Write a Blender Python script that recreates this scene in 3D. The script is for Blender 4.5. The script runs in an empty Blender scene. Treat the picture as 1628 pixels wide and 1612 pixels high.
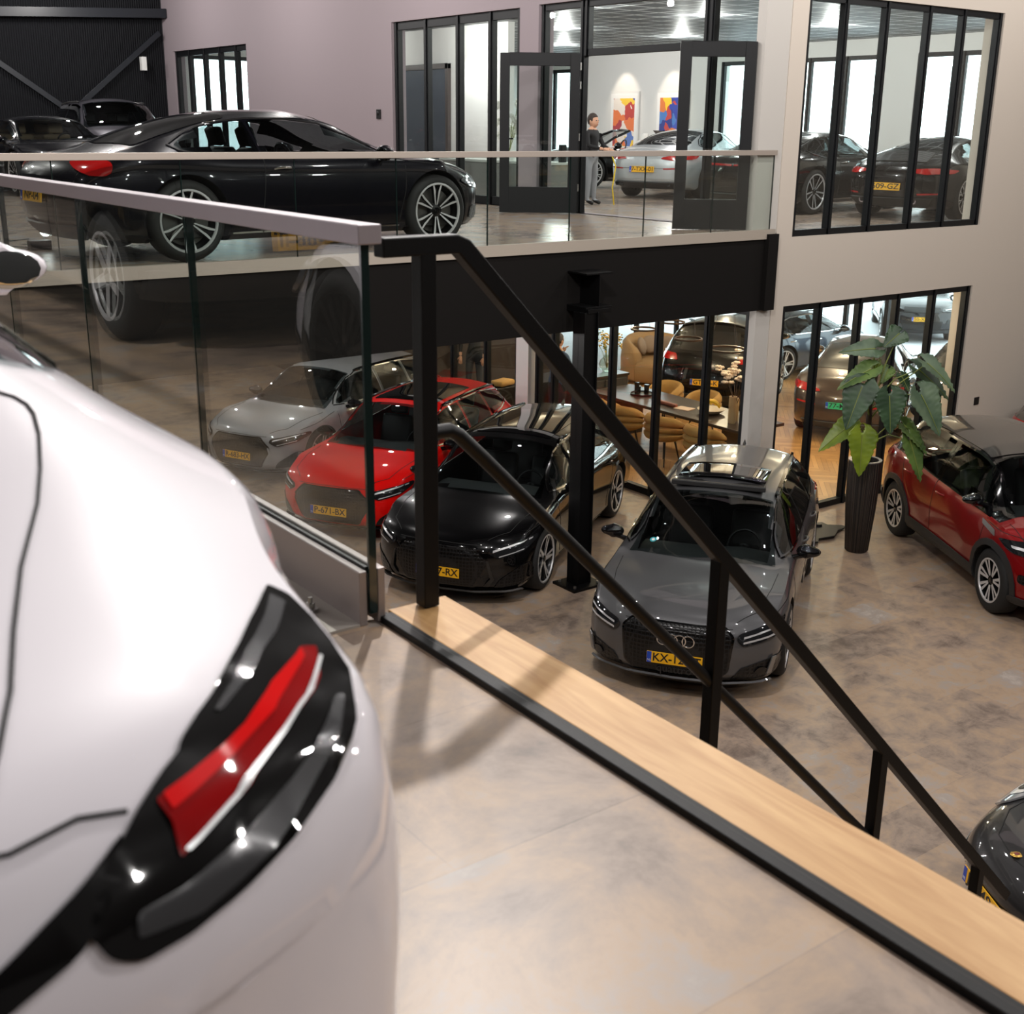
import bpy, bmesh, math, random
from mathutils import Vector, Matrix
from mathutils.bvhtree import BVHTree

random.seed(7)
sc = bpy.context.scene
# ------------------------------------------------------------------ camera (eye 1.2 m above the landing)
cd = bpy.data.cameras.new('camera'); cam = bpy.data.objects.new('camera', cd); sc.collection.objects.link(cam); sc.camera = cam
CAM_M = [[0.8047134, -0.5935748, 0.0102594], [-0.1703777, -0.2474677, -0.9537983], [0.5686895, 0.7657863, -0.3002725]]
cam.matrix_world = Matrix(((CAM_M[0][0],-CAM_M[1][0],-CAM_M[2][0],0),(CAM_M[0][1],-CAM_M[1][1],-CAM_M[2][1],0),(CAM_M[0][2],-CAM_M[1][2],-CAM_M[2][2],5.1),(0,0,0,1)))
cd.lens = 36*1923.04/1628; cd.sensor_width = 36; cd.clip_start = .05; cd.clip_end = 300
cd.dof.use_dof = True; cd.dof.focus_distance = 9.5; cd.dof.aperture_fstop = 7.5
# ------------------------------------------------------------------ world: pale overcast daylight, enters through the windows
w = bpy.data.worlds.new('sky'); sc.world = w; w.use_nodes = True
w.node_tree.nodes['Background'].inputs[0].default_value = (.86,.95,1.0,1)
w.node_tree.nodes['Background'].inputs[1].default_value = 6.0
sc.view_settings.view_transform = 'Standard'; sc.view_settings.look = 'None'
sc.view_settings.exposure = 0.0; sc.view_settings.gamma = 1.0; sc.view_settings.use_curve_mapping = False
sc.cycles.max_bounces = 9; sc.cycles.transparent_max_bounces = 24; sc.cycles.diffuse_bounces = 4; sc.cycles.glossy_bounces = 5
sc.cycles.sample_clamp_indirect = 6; sc.cycles.caustics_reflective = False; sc.cycles.caustics_refractive = False
sc.cycles.use_denoising = True
# ------------------------------------------------------------------ lamps of the hall: bright little spotlights on the dark ceiling
def hall_lamp(x, y, z, e, r=.07, col=(1,.955,.925)):
    l = bpy.data.lights.new('ceiling_lamp','POINT'); l.energy = e; l.shadow_soft_size = r; l.color = col
    o = bpy.data.objects.new('ceiling_lamp', l); sc.collection.objects.link(o); o.location = (x,y,z)
    o['label'] = 'small bright spotlight under the dark hall ceiling'; o['category'] = 'lamp'; o['group'] = 'spotlights under the hall ceiling'
    return o
HALL_LAMPS = [(x,y,8.2,(280 if y<2 else 110) if x<5 else 165) for x in (4.5,8.5,12.5,16.5) for y in (-2.5,1.0,4.5,8.0)] + [(x,y,7.9,170) for x in (2.0,5.5,9.0) for y in (12.5,17.5,22.5,27)] + [(-2.6,y,8.0,150) for y in (-1,3,7,11)]
for (x,y,z,e) in HALL_LAMPS: hall_lamp(x,y,z,e)
KEY = hall_lamp(3.45,5.08,8.3,1000,.07)
UNDER_LAMPS = [(x,y,2.75,55) for x in (4.0,6.5,9.0) for y in (12.2,15.5,18.8,22)]
for (x,y,z,e) in UNDER_LAMPS: hall_lamp(x,y,z,e,.04)
LOUNGE_LAMPS = [(x,y,2.72,62) for x in (13.3,15.6,18.2) for y in (11.9,14.4,17.2)]
for (x,y,z,e) in LOUNGE_LAMPS: hall_lamp(x,y,z,e,.05,(1,.78,.52))
ROOM_LAMPS = [(x,y,6.75,120) for x in (13.2,16,19.2) for y in (12.5,16,20,24)]
for (x,y,z,e) in ROOM_LAMPS: hall_lamp(x,y,z,e,.05,(1,.97,.93))


# ------------------------------------------------------------------ helpers
PI = math.pi
def lin(c):
    return tuple((v/12.92 if v <= .04045 else ((v+.055)/1.055)**2.4) for v in c)
def rgb(r, g, b):
    return lin((r/255, g/255, b/255)) + (1.0,)

_mats = {}
def mat(name, col=(.5,.5,.5,1), rough=.5, metal=0., coat=0., spec=.5, emit=None, estr=0., bump=None, alpha=1., coat_rough=.03):
    if name in _mats: return _mats[name]
    m = bpy.data.materials.new(name); m.use_nodes = True
    nt = m.node_tree; b = nt.nodes['Principled BSDF']
    b.inputs['Base Color'].default_value = col
    b.inputs['Roughness'].default_value = rough
    b.inputs['Metallic'].default_value = metal
    b.inputs['Coat Weight'].default_value = coat
    b.inputs['Coat Roughness'].default_value = coat_rough
    b.inputs['Specular IOR Level'].default_value = spec
    if emit:
        b.inputs['Emission Color'].default_value = emit
        b.inputs['Emission Strength'].default_value = estr
    if bump:                                             # (noise scale, strength)
        tc = nt.nodes.new('ShaderNodeTexCoord'); n = nt.nodes.new('ShaderNodeTexNoise')
        n.inputs['Scale'].default_value = bump[0]; n.inputs['Detail'].default_value = 4
        bp = nt.nodes.new('ShaderNodeBump'); bp.inputs['Strength'].default_value = bump[1]; bp.inputs['Distance'].default_value = .01
        nt.links.new(tc.outputs['Object'], n.inputs['Vector']); nt.links.new(n.outputs['Fac'], bp.inputs['Height'])
        nt.links.new(bp.outputs['Normal'], b.inputs['Normal'])
    _mats[name] = m
    return m

def glass_mat(name, tint=(.8,.85,.85,1), ior=1.5, rough=0.0, gloss=(1,1,1,1)):
    """thin pane: transparent + mirror mixed by fresnel"""
    if name in _mats: return _mats[name]
    m = bpy.data.materials.new(name); m.use_nodes = True
    nt = m.node_tree; nt.nodes.clear()
    out = nt.nodes.new('ShaderNodeOutputMaterial'); mx = nt.nodes.new('ShaderNodeMixShader')
    tr = nt.nodes.new('ShaderNodeBsdfTransparent'); gl = nt.nodes.new('ShaderNodeBsdfGlossy')
    tr.inputs['Color'].default_value = tint; gl.inputs['Roughness'].default_value = rough; gl.inputs['Color'].default_value = gloss
    ge = nt.nodes.new('ShaderNodeNewGeometry'); dp = nt.nodes.new('ShaderNodeVectorMath'); dp.operation = 'DOT_PRODUCT'
    nt.links.new(ge.outputs['Incoming'], dp.inputs[0]); nt.links.new(ge.outputs['Normal'], dp.inputs[1])
    def mth(op, a, b=None):
        q = nt.nodes.new('ShaderNodeMath'); q.operation = op
        for i, v in enumerate((a, b)):
            if v is None: continue
            if isinstance(v, (int, float)): q.inputs[i].default_value = v
            else: nt.links.new(v, q.inputs[i])
        return q.outputs[0]
    f0 = ((ior-1)/(ior+1))**2                              # Schlick, the same from both sides
    c = mth('SUBTRACT', 1.0, mth('ABSOLUTE', dp.outputs['Value']))
    F = mth('ADD', mth('MULTIPLY', mth('POWER', c, 5.0), 1-f0), f0)
    nt.links.new(F, mx.inputs[0]); nt.links.new(tr.outputs[0], mx.inputs[1]); nt.links.new(gl.outputs[0], mx.inputs[2])
    nt.links.new(mx.outputs[0], out.inputs[0])
    _mats[name] = m
    return m

def nodes_of(m):
    nt = m.node_tree
    return nt, nt.nodes, nt.links, nt.nodes['Principled BSDF']

COL = bpy.context.scene.collection
def link_mesh(name, me, parent=None, loc=None, rot=None):
    o = bpy.data.objects.new(name, me); COL.objects.link(o)
    if parent: o.parent = parent
    if loc is not None: o.location = loc
    if rot is not None: o.rotation_euler = rot
    return o
def tag(o, label=None, cat=None, group=None, kind=None):
    if label: o['label'] = label
    if cat: o['category'] = cat
    if group: o['group'] = group
    if kind: o['kind'] = kind
    return o
def empty(name, loc=(0,0,0), rz=0., label=None, cat=None, group=None):
    o = bpy.data.objects.new(name, None); COL.objects.link(o)
    o.location = loc; o.rotation_euler = (0,0,rz); o.empty_display_size = .1
    return tag(o, label, cat, group)
def kids(o): return [c for c in bpy.data.objects if c.parent == o]
def copy_tree(o, parent=None, cmap=None):
    if cmap is None:
        cmap = {}
        for c in bpy.data.objects:
            if c.parent: cmap.setdefault(c.parent.name, []).append(c)
    n = o.copy(); COL.objects.link(n)
    if parent: n.parent = parent
    for ch in cmap.get(o.name, []): copy_tree(ch, n, cmap)
    return n

class MB:
    """collects boxes, tubes and lathes into one mesh"""
    def __init__(s): s.v=[]; s.f=[]; s.mi=[]; s.m=0
    def add(s, vs, fs):
        o=len(s.v); s.v += [tuple(v) for v in vs]; s.f += [tuple(i+o for i in f) for f in fs]; s.mi += [s.m]*len(fs); return s
    def box(s, a, b, M=None):
        x0,y0,z0=a; x1,y1,z1=b
        vs=[Vector(p) for p in ((x0,y0,z0),(x1,y0,z0),(x1,y1,z0),(x0,y1,z0),(x0,y0,z1),(x1,y0,z1),(x1,y1,z1),(x0,y1,z1))]
        if M is not None: vs=[M@v for v in vs]
        return s.add(vs, [(3,2,1,0),(4,5,6,7),(0,1,5,4),(1,2,6,5),(2,3,7,6),(3,0,4,7)])
    def cyl(s, p0, p1, r0, r1=None, n=16, cap=True):
        r1 = r0 if r1 is None else r1
        p0=Vector(p0); p1=Vector(p1); d=(p1-p0).normalized(); u=d.orthogonal().normalized(); w=d.cross(u)
        vs=[]
        for p,r in ((p0,r0),(p1,r1)):
            for i in range(n):
                a=2*PI*i/n; vs.append(p+(u*math.cos(a)+w*math.sin(a))*r)
        fs=[(i,(i+1)%n,n+(i+1)%n,n+i) for i in range(n)]
        if cap: fs += [tuple(range(n-1,-1,-1)), tuple(range(n,2*n))]
        return s.add(vs,fs)
    def tube(s, pts, r, n=10, closed=False, prof=None):
        """sweep a circle (or a profile of 2-D points) along pts"""
        pts=[Vector(p) for p in pts]; N=len(pts); vs=[]; up=None
        rr = r if isinstance(r,(list,tuple)) else [r]*N
        for i,p in enumerate(pts):
            a=pts[(i-1)%N] if (closed or i>0) else p; b=pts[(i+1)%N] if (closed or i<N-1) else p
            d=(b-a).normalized()
            if up is None: up=d.orthogonal().normalized() if abs(d.z)>.9 else Vector((0,0,1))
            u=d.cross(up); 
            if u.length<1e-4: u=d.orthogonal()
            u.normalize(); w=u.cross(d).normalized(); up=w
            if prof is None:
                vs += [p+(u*math.cos(2*PI*k/n)+w*math.sin(2*PI*k/n))*rr[i] for k in range(n)]
            else:
                vs += [p+u*q[0]*rr[i]+w*q[1]*rr[i] for q in prof]
        n=len(prof) if prof is not None else n
        fs=[]
        for i in range(N if closed else N-1):
            j=(i+1)%N
            fs += [(i*n+k, i*n+(k+1)%n, j*n+(k+1)%n, j*n+k) for k in range(n)]
        if not closed: fs += [tuple(range(n-1,-1,-1)), tuple((N-1)*n+k for k in range(n))]
        return s.add(vs,fs)
    def lathe(s, prof, n=32, M=None, axis='z'):
        """prof: (radius, height) pairs"""
        vs=[]; m=len(prof)
        for i in range(n):
            a=2*PI*i/n; c,sn=math.cos(a),math.sin(a)
            for r,h in prof:
                v=Vector((r*c,r*sn,h)) if axis=='z' else Vector((r*c,h,-r*sn))
                vs.append(M@v if M is not None else v)
        fs=[(i*m+k, ((i+1)%n)*m+k, ((i+1)%n)*m+k+1, i*m+k+1) for i in range(n) for k in range(m-1)]
        return s.add(vs,fs)
    def ell(s, c, r, n=16, m=10, M=None):
        vs=[]; c=Vector(c)
        for j in range(m+1):
            t=PI*j/m
            for i in range(n):
                a=2*PI*i/n
                v=Vector((r[0]*math.sin(t)*math.cos(a), r[1]*math.sin(t)*math.sin(a), r[2]*math.cos(t)))
                vs.append(c+(M@v if M is not None else v))
        fs=[(j*n+i, (j+1)*n+i, (j+1)*n+(i+1)%n, j*n+(i+1)%n) for j in range(m) for i in range(n)]
        return s.add(vs,fs)
    def mesh(s, name, mats, smooth=None, bevel=0., weld=True):
        me=bpy.data.meshes.new(name); me.from_pydata([tuple(v) for v in s.v], [], s.f)
        if not isinstance(mats,(list,tuple)): mats=[mats]
        for m in mats: me.materials.append(m)
        me.polygons.foreach_set('material_index', s.mi)
        bm=bmesh.new(); bm.from_mesh(me)
        if weld: bmesh.ops.remove_doubles(bm, verts=bm.verts, dist=1e-5)
        if bevel>0:
            ed=[e for e in bm.edges if len(e.link_faces)==2 and e.calc_face_angle(0)>.6]
            bmesh.ops.bevel(bm, geom=ed, offset=bevel, segments=2, affect='EDGES', clamp_overlap=True, profile=.5)
        bmesh.ops.recalc_face_normals(bm, faces=bm.faces)
        bm.to_mesh(me); bm.free()
        if smooth: shade(me, smooth)
        return me
    def obj(s, name, mats, parent=None, smooth=None, bevel=0., loc=None, rot=None):
        return link_mesh(name, s.mesh(name, mats, smooth, bevel), parent, loc, rot)
def shade(me, ang=35):
    me.polygons.foreach_set('use_smooth', [True]*len(me.polygons))
    try: me.set_sharp_from_angle(angle=math.radians(ang))
    except Exception: pass
    me.update()
def struct(o): o['kind']='structure'; return o
def sbox(name, a, b, m, bevel=0., parent=None):
    o=MB().box(a,b).obj(name, m, parent, bevel=bevel)
    if parent is None: struct(o)
    return o
def text_mesh(name, s, size, m, extrude=.001, align='CENTER', bold=0.):
    cu=bpy.data.curves.new(name,'FONT'); cu.body=s; cu.size=size; cu.extrude=extrude; cu.align_x=align; cu.align_y='CENTER'; cu.offset=bold
    cu.resolution_u=3
    o=bpy.data.objects.new(name,cu); COL.objects.link(o)
    dg=bpy.context.evaluated_depsgraph_get(); dg.update()
    me=bpy.data.meshes.new_from_object(o.evaluated_get(dg))
    bpy.data.objects.remove(o); bpy.data.curves.remove(cu)
    me.materials.clear(); me.materials.append(m); me.name=name
    return me

def pchip(pts):
    xs=[p[0] for p in pts]; ys=[p[1] for p in pts]; n=len(xs)
    if n==1: return lambda x: ys[0]
    h=[xs[i+1]-xs[i] for i in range(n-1)]; d=[(ys[i+1]-ys[i])/h[i] for i in range(n-1)]
    m=[0.]*n; m[0]=d[0]; m[-1]=d[-1]
    for i in range(1,n-1):
        if d[i-1]*d[i]>0:
            w1=2*h[i]+h[i-1]; w2=h[i]+2*h[i-1]; m[i]=(w1+w2)/(w1/d[i-1]+w2/d[i])
    def f(x):
        if x<=xs[0]: return ys[0]
        if x>=xs[-1]: return ys[-1]
        i=max(k for k in range(n-1) if xs[k]<=x); t=(x-xs[i])/h[i]
        a=(1+2*t)*(1-t)**2; b=t*(1-t)**2; c=t*t*(3-2*t); e=t*t*(t-1)
        return a*ys[i]+b*h[i]*m[i]+c*ys[i+1]+e*h[i]*m[i+1]
    return f
def smooth01(t): t=max(0.,min(1.,t)); return t*t*(3-2*t)

# ------------------------------------------------------------------ shared materials
def paint(name, c, metal=0., rough=.35, coat=1.): return mat(name, c, rough, metal, coat, spec=.08 if sum(c[:3])<.06 else .2)
M_black=mat('black_plastic',rgb(16,16,17),.45)
M_gloss_black=mat('gloss_black',rgb(6,6,7),.08,coat=.6,spec=.3)
M_plastic=mat('grey_black_plastic',rgb(34,34,35),.55)
M_under=mat('underbody_black',rgb(10,10,10),.8)
M_gap=mat('panel_gap_black',rgb(6,6,6),.8)
M_tyre=mat('tyre_rubber',rgb(22,22,22),.75,bump=(60,.15))
M_silver=mat('bright_alloy',rgb(205,205,207),.3,.35,coat=.5)
M_silver_satin=mat('satin_alloy',rgb(150,150,150),.3,.8)
M_rim_dark=mat('dark_alloy',rgb(22,22,23),.3,.6,coat=.5)
M_rim_grey=mat('grey_alloy',rgb(110,110,112),.28,.8)
M_disc=mat('steel_disc',rgb(120,118,115),.35,.9)
M_chrome=mat('chrome',rgb(225,225,225),.06,1.)
M_mirror=mat('mirror_silver',rgb(230,235,235),.01,1.)
M_frit=mat('window_black_edge',rgb(5,5,6),.06,coat=1.)
M_glass_car=glass_mat('car_glass',(.42,.46,.46,1),1.5)
M_glass_roof=mat('dark_roof_glass',rgb(5,5,6),.02,coat=1.)
M_lamp_dark=mat('smoked_lamp',rgb(26,27,29),.06,coat=1.)
M_tail=mat('red_lamp',rgb(170,8,8),.08,coat=1.)
M_plate=mat('plate_yellow',rgb(238,178,20),.4)
M_blueband=mat('plate_blue',rgb(25,70,180),.4)
M_white=mat('white_paint_mark',rgb(235,235,235),.5)
M_seat=mat('black_leather',rgb(20,20,21),.5)
M_seat_beige=mat('beige_leather',rgb(190,165,130),.5)
M_dash=mat('dashboard_grey',rgb(62,64,64),.6)
M_steel_black=mat('black_steel',rgb(9,9,10),.45,spec=.22,bump=(180,.06))
M_glass_pane=glass_mat('clear_glass',(.93,.96,.95,1),1.5)
def grille_mat():
    m=mat('honeycomb_grille',rgb(5,5,5),.3,coat=.25,spec=.25)
    nt,N,L,b=nodes_of(m)
    tc=N.new('ShaderNodeTexCoord'); v=N.new('ShaderNodeTexVoronoi'); v.feature='DISTANCE_TO_EDGE'; v.inputs['Scale'].default_value=26; v.inputs['Randomness'].default_value=.15
    r=N.new('ShaderNodeValToRGB'); r.color_ramp.elements[0].position=.05; r.color_ramp.elements[1].position=.16
    r.color_ramp.elements[0].color=rgb(26,26,27); r.color_ramp.elements[1].color=rgb(3,3,3)
    bp=N.new('ShaderNodeBump'); bp.inputs['Strength'].default_value=1; bp.inputs['Distance'].default_value=.01; bp.invert=True
    L.new(tc.outputs['Object'],v.inputs['Vector']); L.new(v.outputs['Distance'],r.inputs['Fac']); L.new(r.outputs['Color'],b.inputs['Base Color'])
    L.new(v.outputs['Distance'],bp.inputs['Height']); L.new(bp.outputs['Normal'],b.inputs['Normal'])
    return m
M_grille=grille_mat()
M_lamp=mat('clear_lamp',rgb(150,155,160),.08,.6,coat=1.)
def slat_mat():
    m=mat('engine_lid_slats',rgb(10,10,10),.3,coat=.6); nt,N,L,b=nodes_of(m)
    tc=N.new('ShaderNodeTexCoord'); w=N.new('ShaderNodeTexWave'); w.bands_direction='X'; w.inputs['Scale'].default_value=9
    bp=N.new('ShaderNodeBump'); bp.inputs['Strength'].default_value=1; bp.inputs['Distance'].default_value=.02
    L.new(tc.outputs['Object'],w.inputs['Vector']); L.new(w.outputs['Fac'],bp.inputs['Height']); L.new(bp.outputs['Normal'],b.inputs['Normal'])
    return m
M_slats=slat_mat()
M_plate_g=mat('plate_green',rgb(40,190,130),.4)
M_lamp_clear=mat('clear_lamp_glass',rgb(185,188,192),.05,.5,coat=1.)

# ------------------------------------------------------------------ the cars: one lofted body, parts laid on its surface
def pip(p, poly):
    x,y=p; c=False; n=len(poly)
    for i in range(n):
        x0,y0=poly[i]; x1,y1=poly[(i+1)%n]
        if (y0>y)!=(y1>y) and x < (x1-x0)*(y-y0)/(y1-y0)+x0: c=not c
    return c
def round_poly(poly, r=.04, n=3):
    out=[]; N=len(poly)
    for i in range(N):
        p=Vector(poly[i]); a=Vector(poly[i-1]); b=Vector(poly[(i+1)%N])
        la=(a-p).length; lb=(b-p).length; q=min(r,la*.45,lb*.45)
        s=p+(a-p).normalized()*q; e=p+(b-p).normalized()*q
        for k in range(n+1):
            t=k/n; v=s*(1-t)**2+p*2*t*(1-t)+e*t*t; out.append((v.x,v.y))
    return out

class Body:
    """loft of a car body. local axes: x forward, y left, z up, origin on the ground between the axles"""
    def __init__(s, sp):
        s.sp=sp; g=lambda k: pchip(sp[k])
        s.ZT=g('top'); s.ZS=g('belt'); s.W=g('plan'); s.WR=g('roofw'); s.ZB=g('under')
        s.xr, s.xf = sp['ends']; s.hc=sp.get('hcab',.36)
        s.fs,s.rs = sp.get('sweep',(.38,.22)); s.hip=sp.get('hip',0.); s.hipf=sp.get('hipf',0.)
        s.frk, s.rrk = sp.get('rake',(.10,.10)); s.fr=sp.get('round',.09)
        s.ax=sp['axles']
        s.build()
    def ring(s, x):
        sp=s.sp; w=s.W(x); zb=s.ZB(x); zs=s.ZS(x); zt=s.ZT(x); h=max(zt-zs,.004)
        cab=smooth01((h-.10)/s.hc)
        ws=w*sp.get('wshoulder',.93); wg=ws*.74+(s.WR(x)-ws*.74)*cab; zg=zs+h*(.60+.24*cab)
        H=zs-zb; P=[(0,zb),(.45*w,zb),(.82*w,zb),(.92*w,zb+.012),(.965*w,zb+.05),(.985*w,zb+.11)]
        tuck=sp.get('tuck',.012)
        for t,k in ((.30,.996-tuck),(.42,.999-tuck*.4),(.55,1.0),(.68,.998),(.80,.988),(.90,.972),(.96,.955)):
            P.append((k*w, zb+H*t))
        P.append((ws, zs))
        for t in (.06,.35,.65,.95,1.):
            P.append((ws+(wg-ws)*t+.02*cab*math.sin(PI*t)-(0.0 if cab>0 else 0), zs+(zg-zs)*(t if t<1 else 1)))
        for t in (.07,.18,.35,.55,.78,1.):
            P.append((wg*(1-t), zg+(zt-zg)*(1-(1-t)**2.3)))
        # wheel arch bulges
        out=[]
        for (y,z) in P:
            for xa,k in ((s.ax[1],s.hip),(s.ax[0],s.hipf)):
                if k and y>.5*w:
                    gz=math.exp(-((z-.66)/.26)**2); gx=math.exp(-((x-xa)/.46)**2)
                    y += k*gz*gx
            out.append((y,z))
        return out
    def xoff(s, x, y, z):
        """sweep of the nose and the tail in plan and in side view"""
        if x>0:
            r=smooth01((x-(s.xf-.95))/.95); w=s.W(s.xf)
            return -s.fs*r*(min(abs(y)/w,1.15))**3 - s.frk*r*((z-.48)/.25)**2*(1 if z>.48 else .5)
        r=smooth01(((s.xr+.8)-x)/.8); w=s.W(s.xr)
        return s.rs*r*(min(abs(y)/w,1.15))**3 + s.rrk*r*((z-.6)/.3)**2*(1 if z>.6 else .5)
    def build(s):
        st=[]; R=s.fr
        n=s.sp.get('n',64)
        xs=[s.xr+R+(s.xf-s.xr-2*R)*i/n for i in range(n+1)]
        for x in xs: st.append((x,0.))
        for a in (25,50,70,90):
            a=math.radians(a); st.append((s.xf-R+R*math.sin(a), R*(1-math.cos(a))))
            st.insert(0,(s.xr+R-R*math.sin(a), R*(1-math.cos(a))))
        V=[]; rings=[]
        for x,ins in st:
            rg=s.ring(x); zc=(rg[0][1]+rg[-1][1])/2; hh=(rg[-1][1]-rg[0][1])/2; w=max(p[0] for p in rg)
            ky=(w-ins)/w; kz=(hh-ins)/hh; row=[]
            full=[(y,z) for y,z in rg]+[(-y,z) for y,z in rg[-2:0:-1]]
            for y,z in full:
                y*=ky; z=zc+(z-zc)*kz
                row.append(len(V)); V.append((x+s.xoff(x,y,z),y,z))
            rings.append(row)
        F=[]; m=len(rings[0])
        for a,b in zip(rings,rings[1:]):
            for k in range(m):
                j=(k+1)%m; F.append((a[k],b[k],b[j],a[j]))
        half=len(s.ring(0)); NC=10
        for row,x,flip in ((rings[-1],s.xf,False),(rings[0],s.xr,True)):
            L=[row[i] for i in range(half)]; Rr=[row[0]]+[row[m-i] for i in range(1,half-1)]+[row[half-1]]
            cols=[]
            for i in range(half):
                if i in (0,half-1): cols.append([L[i]]*(NC+1)); continue
                c=[L[i]]; y0=V[L[i]][1]; z=V[L[i]][2]
                for k in range(1,NC):
                    y=y0*(1-2*k/NC); c.append(len(V)); V.append((x+s.xoff(x,y,z),y,z))
                c.append(Rr[i]); cols.append(c)
            for i in range(half-1):
                for k in range(NC):
                    q=[cols[i][k],cols[i+1][k],cols[i+1][k+1],cols[i][k+1]]
                    q=[v for n_,v in enumerate(q) if v not in q[:n_]]
                    if len(q)>2: F.append(tuple(q[::-1]) if not flip else tuple(q))
        me=bpy.data.meshes.new('body'); me.from_pydata(V,[],F)
        bm=bmesh.new(); bm.from_mesh(me); bmesh.ops.remove_doubles(bm, verts=bm.verts, dist=1e-4)
        bmesh.ops.dissolve_degenerate(bm, edges=bm.edges, dist=1e-4)
        bmesh.ops.recalc_face_normals(bm, faces=bm.faces); bm.to_mesh(me)
        s.bvh=BVHTree.FromBMesh(bm); bm.free(); s.me=me
    def hit(s, axis, a, b, sgn=1):
        if axis=='side': o=Vector((a,3*sgn,b)); d=Vector((0,-sgn,0))
        elif axis=='front': o=Vector((5,a,b)); d=Vector((-1,0,0))
        elif axis=='rear': o=Vector((-5,a,b)); d=Vector((1,0,0))
        elif axis=='corner':      # seen squarely onto a rear corner: a runs along the 45-degree chamfer
            q=.70710678; o=Vector((a*q-4*q, -(-a*q-4*q)*sgn*1., b)); o.y=(-a*q-4*q)*(-sgn)*1.; d=Vector((q, -q*sgn, 0))
        else: o=Vector((a,b,5)); d=Vector((0,0,-1))
        loc,nor,i,_=s.bvh.ray_cast(o,d)
        if loc is None:
            far=o+d*{'side':2.2,'front':2.8,'rear':2.8,'top':4.2,'corner':2.}[axis]
            loc,nor,i,_=s.bvh.find_nearest(far)
        if nor.dot(d)>0: nor=-nor
        return loc,nor
    def patch(s, name, axis, poly, mats, parent, off=.004, sgn=1, inset=0., cell=.07, thick=0., rnd=.03, smooth=60):
        if rnd>0: poly=round_poly(poly, rnd)
        bm=bmesh.new(); vs=[bm.verts.new((p[0],p[1],0)) for p in poly]; f=bm.faces.new(vs)
        f.normal_update()
        if inset>0:
            r=bmesh.ops.inset_region(bm, faces=[f], thickness=inset, use_even_offset=True)
            for q in r['faces']: q.material_index=1
        for ax in (0,1):
            lo=min(p[ax] for p in poly); hi=max(p[ax] for p in poly); k=int((hi-lo)/cell)
            for i in range(1,k+1):
                c=[0,0,0]; c[ax]=lo+(hi-lo)*i/(k+1); nn=[0,0,0]; nn[ax]=1
                bmesh.ops.bisect_plane(bm, geom=bm.verts[:]+bm.edges[:]+bm.faces[:], plane_co=c, plane_no=nn, dist=1e-5)
        bmesh.ops.triangulate(bm, faces=[f for f in bm.faces if len(f.verts)>4])
        for v in bm.verts:
            loc,nor=s.hit(axis, v.co.x, v.co.y, sgn)
            v.co=loc+nor*off
        if thick>0:
            bmesh.ops.recalc_face_normals(bm, faces=bm.faces)
        # make the faces look outwards
        bm.normal_update()
        ref={'side':Vector((0,sgn,0)),'front':Vector((1,0,0)),'rear':Vector((-1,0,0)),'top':Vector((0,0,1)),'corner':Vector((-.7,.7*sgn,0))}[axis]
        if sum(f.normal.dot(ref)*f.calc_area() for f in bm.faces)<0: bmesh.ops.reverse_faces(bm, faces=bm.faces[:])
        if thick>0:
            ex=bmesh.ops.extrude_face_region(bm, geom=bm.faces[:])
            nv=[g for g in ex['geom'] if isinstance(g,bmesh.types.BMVert)]
            bm.normal_update()
            for v in nv: v.co=v.co+v.normal*thick
            bmesh.ops.recalc_face_normals(bm, faces=bm.faces)
        me=bpy.data.meshes.new(name); bm.to_mesh(me); bm.free()
        for m in (mats if isinstance(mats,(list,tuple)) else [mats]): me.materials.append(m)
        shade(me, smooth)
        return link_mesh(name, me, parent)
    def line(s, name, axis, pts, w, m, parent, off=.002, sgn=1, cell=.05, prof=None):
        """a thin strip (panel gap, chrome strip, roof rail) laid along a polyline on the surface"""
        P=[]
        for (a,b) in zip(pts,pts[1:]):
            n=max(1,int(math.hypot(b[0]-a[0],b[1]-a[1])/cell))
            for i in range(n):
                t=i/n; P.append((a[0]+(b[0]-a[0])*t, a[1]+(b[1]-a[1])*t))
        P.append(pts[-1]); hs=[s.hit(axis,p[0],p[1],sgn) for p in P]
        V=[]; F=[]
        for i,(l,n) in enumerate(hs):
            a=hs[max(0,i-1)][0]; b=hs[min(len(hs)-1,i+1)][0]; t=(b-a).normalized(); u=t.cross(n).normalized()
            h=prof or .0
            V += [l+u*w/2+n*(off-.004), l+u*w/2+n*(off+h), l-u*w/2+n*(off+h), l-u*w/2+n*(off-.004)]
        for i in range(len(hs)-1):
            a=i*4; F += [(a+k,a+k+1,a+5+k,a+4+k) for k in range(3)]
        return V,F
    def lines(s, name, specs, m, parent, w=.007, off=.0025, prof=None):
        for axis,pts,sgns in specs:
            for sg in sgns:
                q=[(p[0],p[1]*sg) if axis in('top',) else (p[0]*sg,p[1]) if axis in('front','rear') else p for p in pts]
                V,F=s.line(name,axis,q,w,m,parent,off=off,sgn=sg,prof=prof,cell=s.sp.get('linecell',.05)); MB().add(V,F).obj(name, m, parent, smooth=40)

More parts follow.
